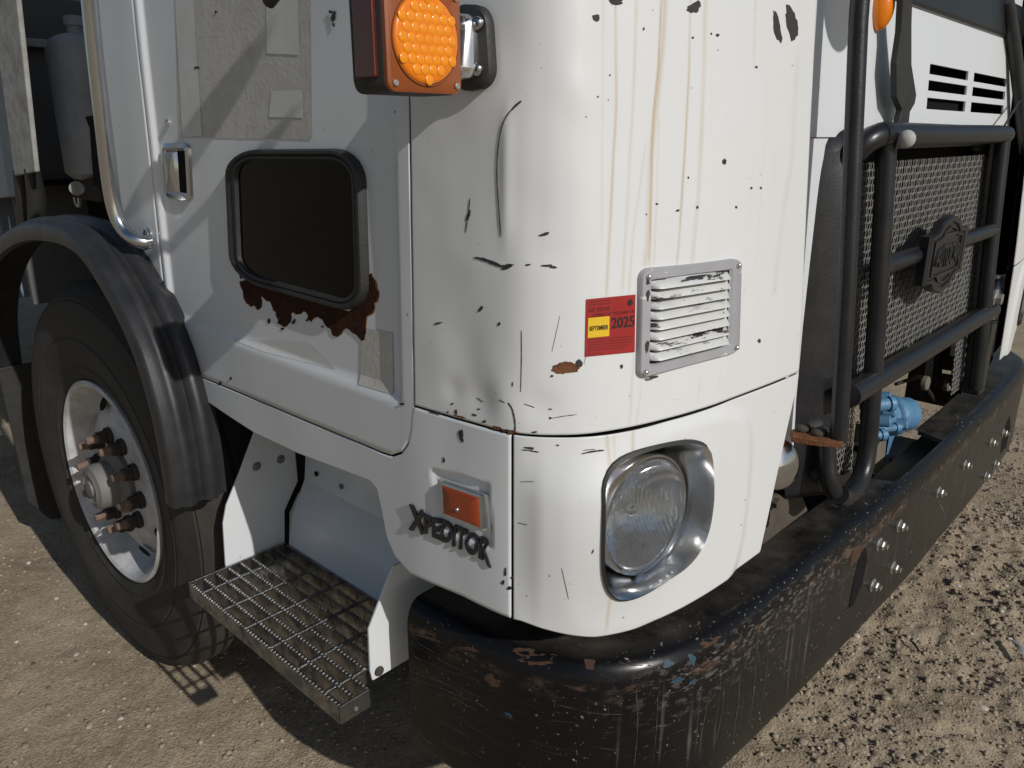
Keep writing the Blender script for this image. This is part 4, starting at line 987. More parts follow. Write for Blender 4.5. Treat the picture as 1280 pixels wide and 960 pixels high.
# fascia panel with six slots: built from strips so the slots are real openings
zs0, zs1 = 1.425, 1.66
slots_x = [(at(1150, 90, 1, .068)[0], at(1200, 92, 1, .068)[0]), (at(1207, 95, 1, .068)[0], at(1248, 105, 1, .068)[0])]
slots_z = [(1.499, 1.522), (1.530, 1.552), (1.559, 1.581)]
slots_z = [(float(at(1190, a, 1, .069)[2]), float(at(1190, b, 1, .069)[2])) for a, b in ((140, 127), (119, 107), (100, 88))]
xs = sorted([xe, 2 * XC - xe] + [q for s_ in slots_x for q in s_]); zsv = sorted([zs0, ZTOP] + [q for s_ in slots_z for q in s_])
fas = MB()
for i in range(len(xs) - 1):
    for j in range(len(zsv) - 1):
        cx = (xs[i] + xs[i + 1]) / 2; cz = (zsv[j] + zsv[j + 1]) / 2
        if any(a < cx < b for a, b in slots_x) and any(a < cz < b for a, b in slots_z): continue
        fas.add([(xs[i], yfas(zsv[j]), zsv[j]), (xs[i + 1], yfas(zsv[j]), zsv[j]), (xs[i + 1], yfas(zsv[j + 1]), zsv[j + 1]), (xs[i], yfas(zsv[j + 1]), zsv[j + 1])], [(0, 1, 2, 3)])
fo = fas.build('hood_panel', M['white'], T); fo['label'] = 'white hood panel with six air slots'
q = fo.modifiers.new('t', 'SOLIDIFY'); q.thickness = .005; q.offset = 1 if False else -1
MB().box((XC, .16, 1.55), (1.2, .02, .5)).build('hood_inner', M['dark'], T)
for xa_ in (xe, 2 * XC - xe - .25):
    MB().slab([(xa_, float(yfas(z)), z) if k else (xa_ + .25, float(yfas(z)), z) for k, z in ((1, .86), (0, .86), (0, 1.424), (1, 1.424))], (0, .01, 0)).build('fascia_side', M['white'], T)
seam = MB(); a = at(1237, 52, 1, .07); b = at(1247, 110, 1, .07); c = at(1244, 152, 1, .062)
for p_, q_ in ((a, b), (b, c)): seam.beam((p_[0], float(yfas(p_[2])) - .001, p_[2]), (q_[0], float(yfas(q_[2])) - .001, q_[2]), .006, .002, (0, -1, 0))
seam.build('hood_seam', M['dark'], T)
# grille shroud
def yg(z): return -0.015 - 0.04 * (1.40 - np.asarray(z, float)) / .55          # guard tubes' plane
def ym(z): return yg(z) + 0.036
grille = empty('grille', (0, 0, 0)); grille.parent = T
so = [(.72, 1.436), (.66, 1.42), (.632, 1.375), (.622, 1.25), (.612, 1.05), (.604, .92), (.60, .84), (.62, .79), (.70, .775)]
so = [tuple(q) for q in smooth_open(so, 4)]
so2 = so + [(2 * XC - x, z) for x, z in reversed(so)]
so_in = []
for x, z in so2:
    dx = .030 if x < XC else -.030; so_in.append((x + dx, z - (.03 if z > 1.40 else 0) + (.03 if z < .80 else 0)))
for half in (slice(0, len(so)), slice(len(so), 2 * len(so))):
    oo_ = so2[half]; ii_ = so_in[half]
    R1 = [(x + (-.064 if x < XC else .064), float(yfas(z)) + .006, z + (.012 if z > 1.40 else 0)) for x, z in oo_]; R2 = [(x + (.006 if x < XC else -.006), float(ym(z)) + .004, z) for x, z in oo_]; R3 = [(x + (.012 if x < XC else -.012), float(ym(z)) - .004, z) for x, z in oo_]; R4 = [(x, float(ym(z)) - .004, z) for x, z in ii_]; R5 = [(x, float(ym(z)) + .03, z) for x, z in ii_]
    sh = MB(); sh.loft([R1, R2, R3, R4, R5], False); sh.build('shroud', M['black_paint'], grille, 40)
grille['label'] = 'black grille with hexagonal wire mesh'
tb = MB(); tb.box((XC, float(ym(1.40)) + .01, 1.418), (.80, .03, .03)); tb.build('grille_top_rail', M['black_paint'], grille, None, .004)
MB().box((XC, .16, 1.1), (.98, .02, .66)).build('radiator', M['dark'], T)
# hexagonal mesh
hexm = MB(); pw = 0.0114; ph = 0.0150
def hexcell(cx, cz):
    out = []; inn = []
    for k in range(6):
        a = PI / 6 + k * PI / 3; out.append((cx + pw / math.sqrt(3) * math.cos(a) * 1.0, cz + ph * .58 * math.sin(a)))
        f = .80; inn.append((cx + pw / math.sqrt(3) * math.cos(a) * f, cz + ph * .58 * math.sin(a) * f))
    return out, inn
vs = []; fs = []
nrow = int((1.40 - .80) / (ph * .87)); ncol = int((1.57 - .63) / pw)
for r in range(nrow):
    z = .80 + r * ph * .87
    for c in range(ncol):
        x = .635 + (c + .5 * (r % 2)) * pw
        if z < .955 and x > .74 and x < 1.40: continue
        o_, i_ = hexcell(x, z); y = float(ym(z)); n0 = len(vs)
        jt = .0008 * math.sin(r * 3.1 + c * 1.7)
        vs += [(p[0], y + jt, p[1]) for p in o_] + [(p[0], y + .0004 + jt, p[1]) for p in i_] + [(p[0], y + .0016 + jt, p[1]) for p in i_]
        for k in range(6):
            k2 = (k + 1) % 6; fs += [(n0 + k, n0 + k2, n0 + 6 + k2, n0 + 6 + k), (n0 + 6 + k, n0 + 6 + k2, n0 + 12 + k2, n0 + 12 + k)]
hexm.add(vs, fs); ho = hexm.build('mesh', M['mesh'], grille, fix=False); ho['kind'] = 'stuff'
MB().add([(.63, float(ym(.98)) + .055, .80), (.63, float(ym(1.4)) + .055, 1.41), (1.57, float(ym(1.4)) + .055, 1.41), (1.57, float(ym(.98)) + .055, .80), (1.4, float(ym(.98)) + .055, .80), (1.4, float(ym(.98)) + .055, .955), (.74, float(ym(.98)) + .055, .955), (.74, float(ym(.98)) + .055, .80)],
         [(0, 1, 6, 7), (1, 2, 5, 6), (2, 3, 4, 5)]).build('grille_back', M['dark'], grille)
# guard
guard = empty('grille_guard', (0, 0, 0)); guard.parent = T
XL = .715; XR = 2 * XC - .715
def gpt(x, z, o=0): return (x, float(yg(z)) + o, z)
def gtube(name, pts, r=.0170, n=14): o = MB(); o.tube(smooth_open(pts, 6), r, n); return o.build(name, M['black_paint'], guard, 60)
gtube('guard_post', [gpt(XL - .012, 1.435), gpt(XL - .004, 1.25), gpt(XL, 1.05), gpt(XL, .90), gpt(XL - .004, .855), gpt(XL - .02, .822), gpt(XL - .05, .805), gpt(XL - .10, .800), gpt(XL - .13, .815)])
gtube('guard_post', [gpt(XR + .012, 1.435), gpt(XR + .004, 1.25), gpt(XR, 1.05), gpt(XR, .90), gpt(XR + .0, .84), gpt(XR, .80)])
gtube('guard_bar', [gpt(.640, 1.400, .028), gpt(.650, 1.418, .014), gpt(.675, 1.427, .004), gpt(.72, 1.429), gpt(XC, 1.428), gpt(1.48, 1.429), gpt(1.54, 1.424, .01), gpt(1.56, 1.40, .03)], .0205)
gtube('guard_bar', [gpt(XL, 1.205), gpt(XC, 1.205), gpt(XR, 1.205)], .0165)
gtube('guard_bar', [gpt(.60, .995), gpt(XL, .995), gpt(XC, .995), gpt(XR + .08, .995)], .0215)
gtube('guard_frame', [gpt(.586, .93, .03), gpt(.583, .88, .025), gpt(.580, .84, .018), gpt(.592, .812, .01)], .0165)
for xx in (XL, XR):
    MB().box((xx + .05, float(yg(.9)) + .012, .90 + (-.03 if xx > XC else 0)), (.055, .05, .19)).build('guard_leg', M['black_paint'], guard, None, .006) if xx > XC else None
# flat brown-dusted web on the right post
MB().box((XR + .03, float(yg(1.2)) + .02, 1.20), (.05, .012, .42), Matrix.Rotation(-.07, 3, 'X')).build('guard_web', M['tan_steel'], guard, None, .003)
p = at(1243, 373, 1, -.05); k = MB(); k.lathe([(.024, 0), (.024, .004), (.014, .005)], p, (0, -1, 0), 18); k.lathe([(.015, .005), (.015, .018), (.0001, .02)], p, (0, -1, 0), 6); k.build('guard_bolt', M['zinc'], guard, 30)
# outer thin post reaching above the hood, both sides
for s_ in (0,):
    f = lambda x: x if not s_ else 2 * (XT - .066) / 1.089 - x
    o = MB(); u3 = lambda p: (p[0] * 1.089 + .066, p[1] * 1.089 + .044, p[2] * 1.089 - .127)
    MB.xf = None; o.tube([u3(q) for q in ((f(.628), .040, 1.78), (f(.622), .028, 1.60), (f(.610), -.012, 1.2), (f(.604), -.036, .905))], .0165, 14); o.build('guard_upright', M['black_paint'], guard, 60); MB.xf = g3
# emblem on the middle bar
EC = Vector(at(1185, 318, 1, float(yg(1.19)) - .026)); ew = .126; eh = .078
shape = [(-1, -.62), (-1, .58), (-.62, .62), (-.42, .86), (0, 1.0), (.42, .86), (.62, .62), (1, .58), (1, -.62), (.62, -.66), (.4, -.9), (0, -1.02), (-.4, -.9), (-.62, -.66)]
def eml(scale, y): return [(EC.x + x * ew * scale, EC.y + y, EC.z + z * eh * scale) for x, z in shape]
e = MB(); e.loft([eml(1.0, .020), eml(1.02, .004), eml(.98, 0), eml(.86, 0), eml(.84, .004)], True, False, True); emb = e.build('emblem', M['black_paint'], T, 40)
e2 = MB(); e2.loft([eml(.74, .004), eml(.74, .0), eml(.70, .0), eml(.70, .004)], True); e2.build('emblem_rim', M['plastic'], emb, 40)
def flat_text(name, txt, c, w, h, y0, y1, m, parent, bold=0):
    cu = bpy.data.curves.new(name, 'FONT'); cu.body = txt; cu.offset = bold; cu.extrude = .05; cu.resolution_u = 3
    to = bpy.data.objects.new(name, cu); COL.objects.link(to); dg = bpy.context.evaluated_depsgraph_get(); dg.update()
    me = bpy.data.meshes.new_from_object(to.evaluated_get(dg)); bpy.data.objects.remove(to); me.name = name
    co = np.array([v.co[:] for v in me.vertices]); lo = co.min(0); hi = co.max(0); ext = np.maximum(hi - lo, 1e-6)
    for v in me.vertices:
        u = (v.co.x - lo[0]) / ext[0] - .5; w_ = (v.co.y - lo[1]) / ext[1] - .5
        v.co = (c[0] + u * w, y1 if v.co.z > 0 else y0, c[2] + w_ * h * (1 - .35 * (abs(u) * 2) ** 2 * (1)))
    me.materials.clear(); me.materials.append(m); o = bpy.data.objects.new(name, me); COL.objects.link(o); o.parent = parent; return o
flat_text('emblem_letters', 'AUTOCAR', EC, ew * 1.25, eh * .62, EC.y + .004, EC.y - .002, M['plastic'], emb, .01)
for dz in (.52, -.50): MB().box((EC.x, EC.y + .002, EC.z + dz * eh), (ew * .8, .004, .006)).build('emblem_line', M['plastic'], emb)
# rusty bracket at the post foot, horn, frame end
MB.xf = None
rbk = [at(px, py, 2, .866) for (px, py) in ((988, 537), (1012, 531), (1036, 539), (1057, 546), (1054, 553), (1022, 551), (990, 546))]
MB().slab([(p[0], p[1], .866) for p in rbk], (0, 0, -.012)).build('post_bracket', M['rust_light'], guard, None, .002)
for (px, py) in ((1004, 535), (1024, 540)): MB().sphere(at(px, py, 2, .870), .015, 10, 6, (1.4, 1, .6)).build('bracket_bolt', M['chassis'], guard, 60)
MB.xf = None
hp = at(968, 580, 1, .10); MB().lathe([(.050, .0), (.052, .01), (.048, .016), (.035, .022), (.0001, .026)], hp, (-.45, -.85, .25), 28).build('horn', M['chrome_worn'], T, 40)
fh = at(985, 640, 1, .06)
M['hanger'] = mat('brown_grimy_hanger', (.075, .06, .047), .75, 0, .4, 20, .5, 120, dust=.5, dust_col=(.13, .105, .08), dscale=14)
hg = [at(px, py, 1, .12) for (px, py) in ((952, 700), (953, 660), (960, 636), (972, 621), (990, 613), (1004, 616), (1011, 634), (1017, 656), (1004, 664), (990, 676), (978, 700))]
MB().slab([tuple(p) for p in hg], (0, .10, 0)).build('spring_hanger', M['hanger'], T, None, .012, 3)
hg = [at(px, py, 1, .17) for (px, py) in ((955, 640), (958, 600), (975, 588), (992, 590), (994, 625), (985, 640))]
MB().slab([tuple(p) for p in hg], (0, .05, 0)).build('hanger_plate', M['chassis'], T, None, .006)
MB().cyl(at(968, 628, 1, .115), (0, -1, 0), .012, .01, 6).build('hanger_bolt', M['hanger'], T)
MB().tube([at(1000, 575, 1, .12), at(1016, 590, 1, .08), at(1020, 596, 1, .10)], .016, 10).build('hose', M['rubber'], T, 60)

# blue tow pump behind the bumper notch
pump = empty('pump', (0, 0, 0)); pump.parent = T
py_ = .16
def bl(px, py, y=py_): return at(px, py, 1, y)
MB().slab([bl(*p) for p in ((1084, 588), (1104, 596), (1112, 545), (1092, 534))], (.0, .05, 0)).build('pump_plate', M['tan_steel'], pump, None, .003)
MB().slab([bl(*p) for p in ((1104, 592), (1108, 548), (1113, 520), (1122, 545), (1153, 551), (1157, 556), (1128, 578))], (0, .02, 0)).build('pump_bracket', M['blue'], pump, None, .003)
c1 = Vector(bl(1108, 520, .17)); ax_ = Vector((.93, -.30, -.10)).normalized()
MB().lathe([(.0001, -.06), (.045, -.06), (.048, -.05), (.048, .0), (.056, .005), (.060, .012), (.060, .028), (.050, .034), (.048, .042)], c1, ax_, 32).build('pump_body', M['blue'], pump, 35)
MB().lathe([(.046, .040), (.050, .044), (.050, .092), (.046, .098), (.0001, .099)], c1, ax_, 32).build('pump_cap', M['blue'], pump, 35)
for (px, py) in ((1098, 497), (1104, 514), (1098, 526), (1120, 530)):
    MB().lathe([(.0001, .03), (.013, .03), (.016, .026), (.016, 0)], bl(px, py, .12), (.3, -.95, .1), 14).build('pump_bolt', M['blue'], pump, 30)
for (px, py, r_, l_) in ((1094, 507, .017, .07), (1093, 545, .014, .05), (1108, 536, .011, .06)):
    a_ = Vector(bl(px, py, .115)); MB().lathe([(.0001, 0), (r_, 0), (r_, l_), (r_ * 1.25, l_), (r_ * 1.25, l_ + .012), (r_ * .7, l_ + .012), (r_ * .7, l_ + .02), (.0001, l_ + .02)], a_ + Vector((-.03, .02, 0)), (.8, -.6, .05), 14).build('pump_fitting', M['blue'], pump, 30)
MB().tube([bl(1096, 548, .10), bl(1090, 560, .11), bl(1080, 566, .14), bl(1070, 560, .2)], .010, 8).build('pump_hose', M['rubber'], pump, 60)
MB().box(bl(1100, 520, .15), (.07, .05, .09)).build('pump_block', M['blue'], pump, None, .006)
MB().cyl(bl(1113, 575, py_ - .002), (0, -1, 0), .010, .003, 14).build('pump_hole', M['rust_light'], pump)
MB().cyl(bl(1142, 556, py_ - .002), (0, -1, 0), .009, .003, 14).build('pump_hole', M['dark'], pump)
# chassis crossmember seen through the gap; dark sheets added as shade behind the pump
MB().box((1.5, .95, .42), (2.2, .03, 1.0)).build('shade_backdrop', M['dark'], T)
MB().box((1.5, .62, .10), (2.2, .70, .03)).build('shade_floor', M['dark'], T)
MB().box((1.4, .55, .60), (1.9, .08, .20)).build('crossmember', M['chassis'], T, None, .006)
MB().beam(at(1085, 640, 2, .50), at(1215, 520, 2, .50), .12, .03).build('cross_rail', M['tan_steel'], T, None, .004)
for (px, py) in ((1152, 478), (1180, 480)): MB().cyl(at(px, py, 1, .14), (0, -1, 0), .022, .02, 14, .004).build('crossmember_bolt', M['tan_steel'], T, 40)
MB().tube([at(1120, 480, 1, .2), at(1150, 470, 1, .2), at(1168, 500, 1, .2)], .006, 8).build('hose', M['rubber'], T, 60)
MB().beam(at(1165, 462, 1, .2), at(1190, 466, 1, .2), .012, .012).build('cross_rail', M['tan_steel'], T)

# wiper, latch straps, clearance light, cowl and windshield
MB.xf = g3
def wf(px, py, y): return Vector(at(px, py, 1, y))
strap = [wf(*a, .012) for a in ((1119, 172), (1128, 138), (1121, 122), (1121, 80), (1127, 40), (1131, -30), (1142, -30), (1140, 30), (1140, 80), (1146, 118), (1144, 130), (1138, 140), (1134, 178))]
MB().slab(strap, (0, .012, 0)).build('latch_strap', M['rubber'], T, None, .003)
MB().slab([wf(*a, .02) for a in ((1128, 0), (1134, -30), (1137, -30), (1126, 60), (1121, 90), (1119, 80))], (0, .006, 0)).build('wiper_arm', M['black_paint'], T)
MB().sphere(wf(1133, 174, -.045), .015, 12, 8).build('latch_knob', M['dirty_white'], T, 179)
mb = MB(); p0 = wf(1262, 20, .04); mb.tube([wf(1258, 0, .05), wf(1268, 60, .04), wf(1276, 130, .02), wf(1282, 190, 0)], .016, 10); mb.build('latch_strap', M['rubber'], T, 60)
MB().tube([wf(1254, 160, .0), wf(1275, 125, .02)], .003, 6).build('wire', M['rubber'], T)
MB().tube([at(1030, 82, 1, .07), at(1036, 84, 1, .06), at(1044, 74, 1, .06), at(1055, 55, 1, .065)], .0022, 6).build('wire', M['rubber'], T, 60)
MB().tube([at(1029, 92, 1, .07), at(1039, 98, 1, .06), at(1048, 92, 1, .06), at(1054, 84, 1, .06), at(1056, 66, 1, .06)], .0026, 6).build('wire', M['rubber'], T, 60)
cl = wf(1100, 14, .050); k = MB(); k.sphere((cl[0], cl[1] - .0, cl[2] + .006), .030, 20, 12, (.72, .75, 1.25)); k.build('clearance_light', M['amber'], T, 179)
MB().box((XC + .22, .085, 1.70), (1.30, .07, .085)).build('cowl', M['black_paint'], T, None, .01)
# lower edge of the windshield and the cab above the frame
MB.xf = None
XC = XT
ws = MB(); ws.add([(.50, .22, 1.76), (2.32, .22, 1.76), (2.28, .42, 2.5), (.54, .42, 2.5)], [(0, 1, 2, 3)]); ws.build('windshield', M['glass_dark'], T)
up = MB()
up.box((XC, 1.0, 2.56), (2.82, 1.5, .10)); up.build('roof', M['white'], T, None, .03)
MB().box((.02, .42, 2.25), (.04, .06, .58)).build('pillar', M['white'], T); MB().box((.02, 1.46, 2.25), (.04, .10, .58)).build('pillar', M['white'], T)
MB().box((2.79, .42, 2.25), (.04, .06, .58)).build('pillar', M['white'], T); MB().box((2.79, 1.0, 1.75), (.04, 1.1, 1.6)).build('far_side', M['white'], T)
MB().box((XC, 1.50, 1.75), (2.7, .03, 1.6)).build('rear_wall', M['dark'], T)
MB().box((XC, 1.0, .93), (2.6, .9, .03)).build('cab_floor', M['chassis'], T)
# far corner panels, mirrored
for src_ in (corner, hlp, shell):
    c = src_.copy(); COL.objects.link(c); c.parent = T; c.scale = (-1, 1, 1); c.location = (2 * XC, 0, 0); c['label'] = 'far corner panel of the cab'
for src_ in (vent,):
    c = src_.copy(); COL.objects.link(c); c.parent = T; c.scale = (-1, 1, 1); c.location = (2 * XC, 0, 0); c['label'] = 'louvred vent on the far corner'
fh_ = empty('headlight', (2 * XC, 0, 0)); fh_.parent = T; fh_.scale = (-1, 1, 1)
for ch in list(hl.children):
    c = ch.copy(); COL.objects.link(c); c.parent = fh_

# mirror assembly above the frame (throws the bars of shade across the door)
mir = empty('side_mirror', (0, 0, 0)); mir.parent = T
def caster(px, py, t, x=-.012): return Vector(at(px, py, 0, x)) - SUN_D * t
def bar(name, a, b, ta, tb, r, flat=None):
    o = MB(); A_ = caster(*a, ta); B_ = caster(*b, tb); o.tube([A_, B_], [r, r * (2.0 if r > .012 else 1.3)], 12); o.build(name, M['rubber'], mir, 60); return A_, B_
bar('mirror_arm', (205, 165), (330, 0), .62, .75, .017)
bar('mirror_arm', (200, 290), (441, 5), .75, .62, .010)
_sp = Vector(at(1046, 8, 1, .155)) - SUN_D * .55
k = MB(); k.lathe([(.0001, -.012), (.05, -.010), (.072, .0), (.074, .010), (.070, .016), (.0001, .012)], _sp, SUN_D, 32); k.build('spot_mirror', M['glove'], mir, 50)
k = MB(); k.tube([_sp + Vector((0, .012, .0)), _sp + Vector((.05, .20, .22)), (float(_sp.x) + .15, .30, 2.50)], .009, 10); k.build('mirror_arm', M['rubber'], mir, 60)

# ================================================================== things behind the cab
body = empty('body_front', (0, 0, 0)); body.parent = T
xb = .03
pa = [at(px, py, 0, xb) for (px, py) in ((-20, -60), (14, -60), (44, 215), (18, 220))]
MB().slab([(xb, p[1], p[2]) for p in pa], (.014, 0, 0)).build('body_post', M['dirty_white'], body, None, .004)
pb = [at(px, py, 0, xb + .02) for (px, py) in ((-120, -60), (-10, -60), (20, 222), (25, 245), (-120, 260))]
MB().slab([(xb + .02, p[1], p[2]) for p in pb], (.04, 0, 0)).build('body_side', M['blue_grey'], body, None, .004)
ybk = 2.9
MB().box((1.45, ybk, 1.55), (2.6, .03, 1.5)).build('bulkhead', M['bulk'], body)
MB().box((.30, ybk - .03, 1.745), (.62, .03, .028)).build('bulkhead_rib', M['dirty_white'], body, None, .003)
MB().box((.30, ybk - .03, 1.255), (.62, .03, .02)).build('bulkhead_rib', M['dark'], body)
tk = [at(px, py, 1, 2.28) for (px, py) in ((70, 38), (150, 34), (160, 226), (98, 226))]
tkx0 = min(tk[0][0], tk[3][0]); tkz1 = tk[0][2]; tkz0 = tk[3][2]
tkm = MB(); xa, xb2 = tk[0][0], tk[0][0] + .30
secs = []
for z, ins in ((tkz0, .02), (tkz0 + .02, .0), (tkz1 - .05, .0), (tkz1 - .015, .012), (tkz1, .04)):
    secs.append(rounded_quad([(xa + ins, 2.26 + ins, z), (xb2 - ins, 2.26 + ins, z), (xb2 - ins, 2.46 - ins, z), (xa + ins, 2.46 - ins, z)], .25, 5))
tkm.loft(secs, True, True, True); tank = tkm.build('reservoir_tank', M['tank'], T, 45); tank['label'] = 'translucent white plastic reservoir tank behind the cab'
MB().lathe([(.026, 0), (.026, .03), (.032, .032), (.032, .055), (.028, .06), (.0001, .06)], (xa + .085, 2.36, tkz1 - .005), (0, 0, 1), 18).build('tank_cap', M['tank'], tank, 40)
MB().box(((xa + .14), 2.30, tkz0 - .03), (.24, .22, .07)).build('tank_shelf', M['chassis'], T, None, .005)
for (px, py, y) in ((26, 250, 2.50), (40, 245, 2.50)):
    a = at(px, py - 35, 0, .05); b = at(px + 4, py + 45, 0, .05); o = MB(); o.tube([a, (a[0] + .01, (a[1] + b[1]) / 2, (a[2] + b[2]) / 2), b], [.022, .028, .022], 12); o.build('hose', M['rubber'], body, 60)
hb = at(95, 238, 0, .10); MB().lathe([(.016, 0), (.016, .045), (.02, .047), (.02, .06), (.0001, .06)], hb, (-.25, -.9, .15), 14).build('hose_fitting', M['dirty_white'], T, 40)
tl = MB()
for k in range(9):
    a_ = PI * k / 8; tl.box((hb[0] + .0, hb[1] + .018 * math.cos(a_), hb[2] - .025 - .02 * math.sin(a_)), (.008, .01, .008))
tl.build('clamp', M['zinc'], T)
MB().slab([at(px, py, 0, .08) for (px, py) in ((106, 146), (126, 142), (128, 234), (117, 232), (114, 190), (112, 160))], (.02, 0, 0)).build('tank_bracket', M['dark'], T)
MB().box((.98, 2.6, .62), (.10, 4.4, .24)).build('frame_rail', M['chassis'], T, None, .006)
MB().box((1.86, 2.6, .62), (.10, 4.4, .24)).build('frame_rail', M['chassis'], T, None, .006)
MB().box((XC, 1.77, .46), (2.2, .14, .12)).build('front_axle', M['chassis'], T, None, .02)
MB().box((XC, 1.9, .82), (1.9, 1.2, .05)).build('engine_tray', M['dark'], T)
MB().box((.42, 2.15, .80), (.04, 2.1, 1.0)).build('inner_arch', M['dark'], T)
w2 = empty('wheel', (2 * XC + .03, WC.y, WC.z)); w2.parent = T; w2.scale = (-1, 1, 1)
for ch in (tyre, rim):
    c = ch.copy(); COL.objects.link(c); c.parent = w2
MB().box((XC, 4.8, 1.55), (2.6, 3.5, 1.5)).build('body_hopper', M['blue_grey'], body, None, .02)

# ================================================================== the ground
def gheight(x, y):
    h = .014 * (vnoise(x * 2.1, y * 2.1, 31) - .5) + .009 * (vnoise(x * 6, y * 6, 32) - .5)
    rough = np.clip(.35 + 1.1 * sm(.2, 1.6, x - y * .8), .35, 1.3)
    h = h + rough * (.012 * (vnoise(x * 17, y * 17, 33) - .5) + .011 * (vnoise(x * 41, y * 41, 34) - .5) + .007 * (vnoise(x * 75, y * 75, 35) - .5))
    cl = np.clip(vnoise(x * 4.2, y * 4.2, 36) - .62, 0, 1) * np.clip(vnoise(x * 30, y * 30, 37) - .35, 0, 1)
    return h + .12 * cl * (rough - .3)
def ground_mat():
    m = bpy.data.materials.new('dry_dirt_gravel'); m.use_nodes = True; nt = m.node_tree; b = nt.nodes['Principled BSDF']; b.inputs['Roughness'].default_value = .95; b.inputs['Specular IOR Level'].default_value = .15
    N = nt.nodes.new; tc = N('ShaderNodeTexCoord')
    def noise(sc, det=8, ro=.65):
        n = N('ShaderNodeTexNoise'); n.inputs['Scale'].default_value = sc; n.inputs['Detail'].default_value = det; n.inputs['Roughness'].default_value = ro; nt.links.new(tc.outputs['Object'], n.inputs['Vector']); return n.outputs['Fac']
    cr = N('ShaderNodeValToRGB'); e = cr.color_ramp.elements; e[0].position = .28; e[0].color = (.265, .212, .15, 1); e[1].position = .74; e[1].color = (.51, .425, .315, 1)
    k = cr.color_ramp.elements.new(.5); k.color = (.40, .328, .236, 1)
    nt.links.new(noise(3.2), cr.inputs[0])
    c2 = N('ShaderNodeValToRGB'); e = c2.color_ramp.elements; e[0].position = .36; e[0].color = (.68, .65, .61, 1); e[1].position = .66; e[1].color = (1.18, 1.16, 1.13, 1)
    nt.links.new(noise(85, 6, .7), c2.inputs[0])
    mx = N('ShaderNodeMix'); mx.data_type = 'RGBA'; mx.blend_type = 'MULTIPLY'; mx.inputs[0].default_value = 1; nt.links.new(cr.outputs[0], mx.inputs[6]); nt.links.new(c2.outputs[0], mx.inputs[7])
    vo = N('ShaderNodeTexVoronoi'); vo.inputs['Scale'].default_value = 140; nt.links.new(tc.outputs['Object'], vo.inputs['Vector'])
    r = N('ShaderNodeMapRange'); r.inputs[1].default_value = .90; r.inputs[2].default_value = .93; r.inputs[4].default_value = .55
    sp = N('ShaderNodeSeparateColor'); nt.links.new(vo.outputs['Color'], sp.inputs[0]); nt.links.new(sp.outputs[0], r.inputs[0])
    m2 = N('ShaderNodeMix'); m2.data_type = 'RGBA'; m2.inputs[7].default_value = (.40, .35, .28, 1); nt.links.new(r.outputs[0], m2.inputs[0]); nt.links.new(mx.outputs[2], m2.inputs[6])
    nt.links.new(m2.outputs[2], b.inputs['Base Color'])
    bp_ = N('ShaderNodeBump'); bp_.inputs['Strength'].default_value = 0.6; bp_.inputs['Distance'].default_value = .0028; nt.links.new(noise(150, 7, .75), bp_.inputs['Height'])
    b2 = N('ShaderNodeBump'); b2.inputs['Strength'].default_value = .5; b2.inputs['Distance'].default_value = .004; nt.links.new(vo.outputs['Distance'], b2.inputs['Height']); nt.links.new(bp_.outputs[0], b2.inputs['Normal'])
    nt.links.new(b2.outputs[0], b.inputs['Normal']); return m
M['ground'] = ground_mat()
gx = np.concatenate([[-400, -60, -12, -4, -1.6], np.arange(-1.2, 2.9, .0135), [3.2, 4, 5.5, 8, 14, 40, 400]])
gy = np.concatenate([[-400, -60, -12, -4, -1.4], np.arange(-.95, 3.9, .0135), [4.3, 5, 7, 12, 40, 400]])
GX, GY = np.meshgrid(gx, gy, indexing='ij')
near = ((GX > -1.25) & (GX < 2.95) & (GY > -1.0) & (GY < 3.95))
Hh = np.where(near, gheight(GX, GY), .02 * (vnoise(GX * .7, GY * .7, 40) - .5))
Hh = Hh - .012
nx_, ny_ = GX.shape
gm = MB(); me = bpy.data.meshes.new('ground'); V = np.stack([GX, GY, Hh], -1).reshape(-1, 3)
I = np.arange(nx_ * ny_).reshape(nx_, ny_); FQ = np.stack([I[:-1, :-1], I[1:, :-1], I[1:, 1:], I[:-1, 1:]], -1).reshape(-1, 4)
me.vertices.add(len(V)); me.vertices.foreach_set('co', V.ravel()); me.loops.add(FQ.size); me.loops.foreach_set('vertex_index', FQ.ravel())
me.polygons.add(len(FQ)); me.polygons.foreach_set('loop_start', np.arange(0, FQ.size, 4)); me.polygons.foreach_set('loop_total', np.full(len(FQ), 4)); me.update(); me.validate()
me.materials.append(M['ground']); me.polygons.foreach_set('use_smooth', np.ones(len(FQ), bool))
ground = bpy.data.objects.new('ground', me); COL.objects.link(ground); ground.location = (0, 0, GZ); tag(ground, kind='structure', label='bare brown dirt yard strewn with gravel')

# gravel: small irregular stones as one stuff object
def stone_mat(name, c, v): return mat(name, c, .9, 0, v, 60, .5, 300, spec=.2)
stone_ms = [stone_mat('stone_tan', (.37, .31, .235), .25), stone_mat('stone_brown', (.28, .228, .17), .3), stone_mat('stone_pale', (.52, .47, .395), .2), stone_mat('stone_dark', (.15, .12, .09), .4)]
phi = (1 + 5 ** .5) / 2
ico = np.array([(-1, phi, 0), (1, phi, 0), (-1, -phi, 0), (1, -phi, 0), (0, -1, phi), (0, 1, phi), (0, -1, -phi), (0, 1, -phi), (phi, 0, -1), (phi, 0, 1), (-phi, 0, -1), (-phi, 0, 1)]) / math.hypot(1, phi)
icf = np.array([(0, 11, 5), (0, 5, 1), (0, 1, 7), (0, 7, 10), (0, 10, 11), (1, 5, 9), (5, 11, 4), (11, 10, 2), (10, 7, 6), (7, 1, 8), (3, 9, 4), (3, 4, 2), (3, 2, 6), (3, 6, 8), (3, 8, 9), (4, 9, 5), (2, 4, 11), (6, 2, 10), (8, 6, 7), (9, 8, 1)])
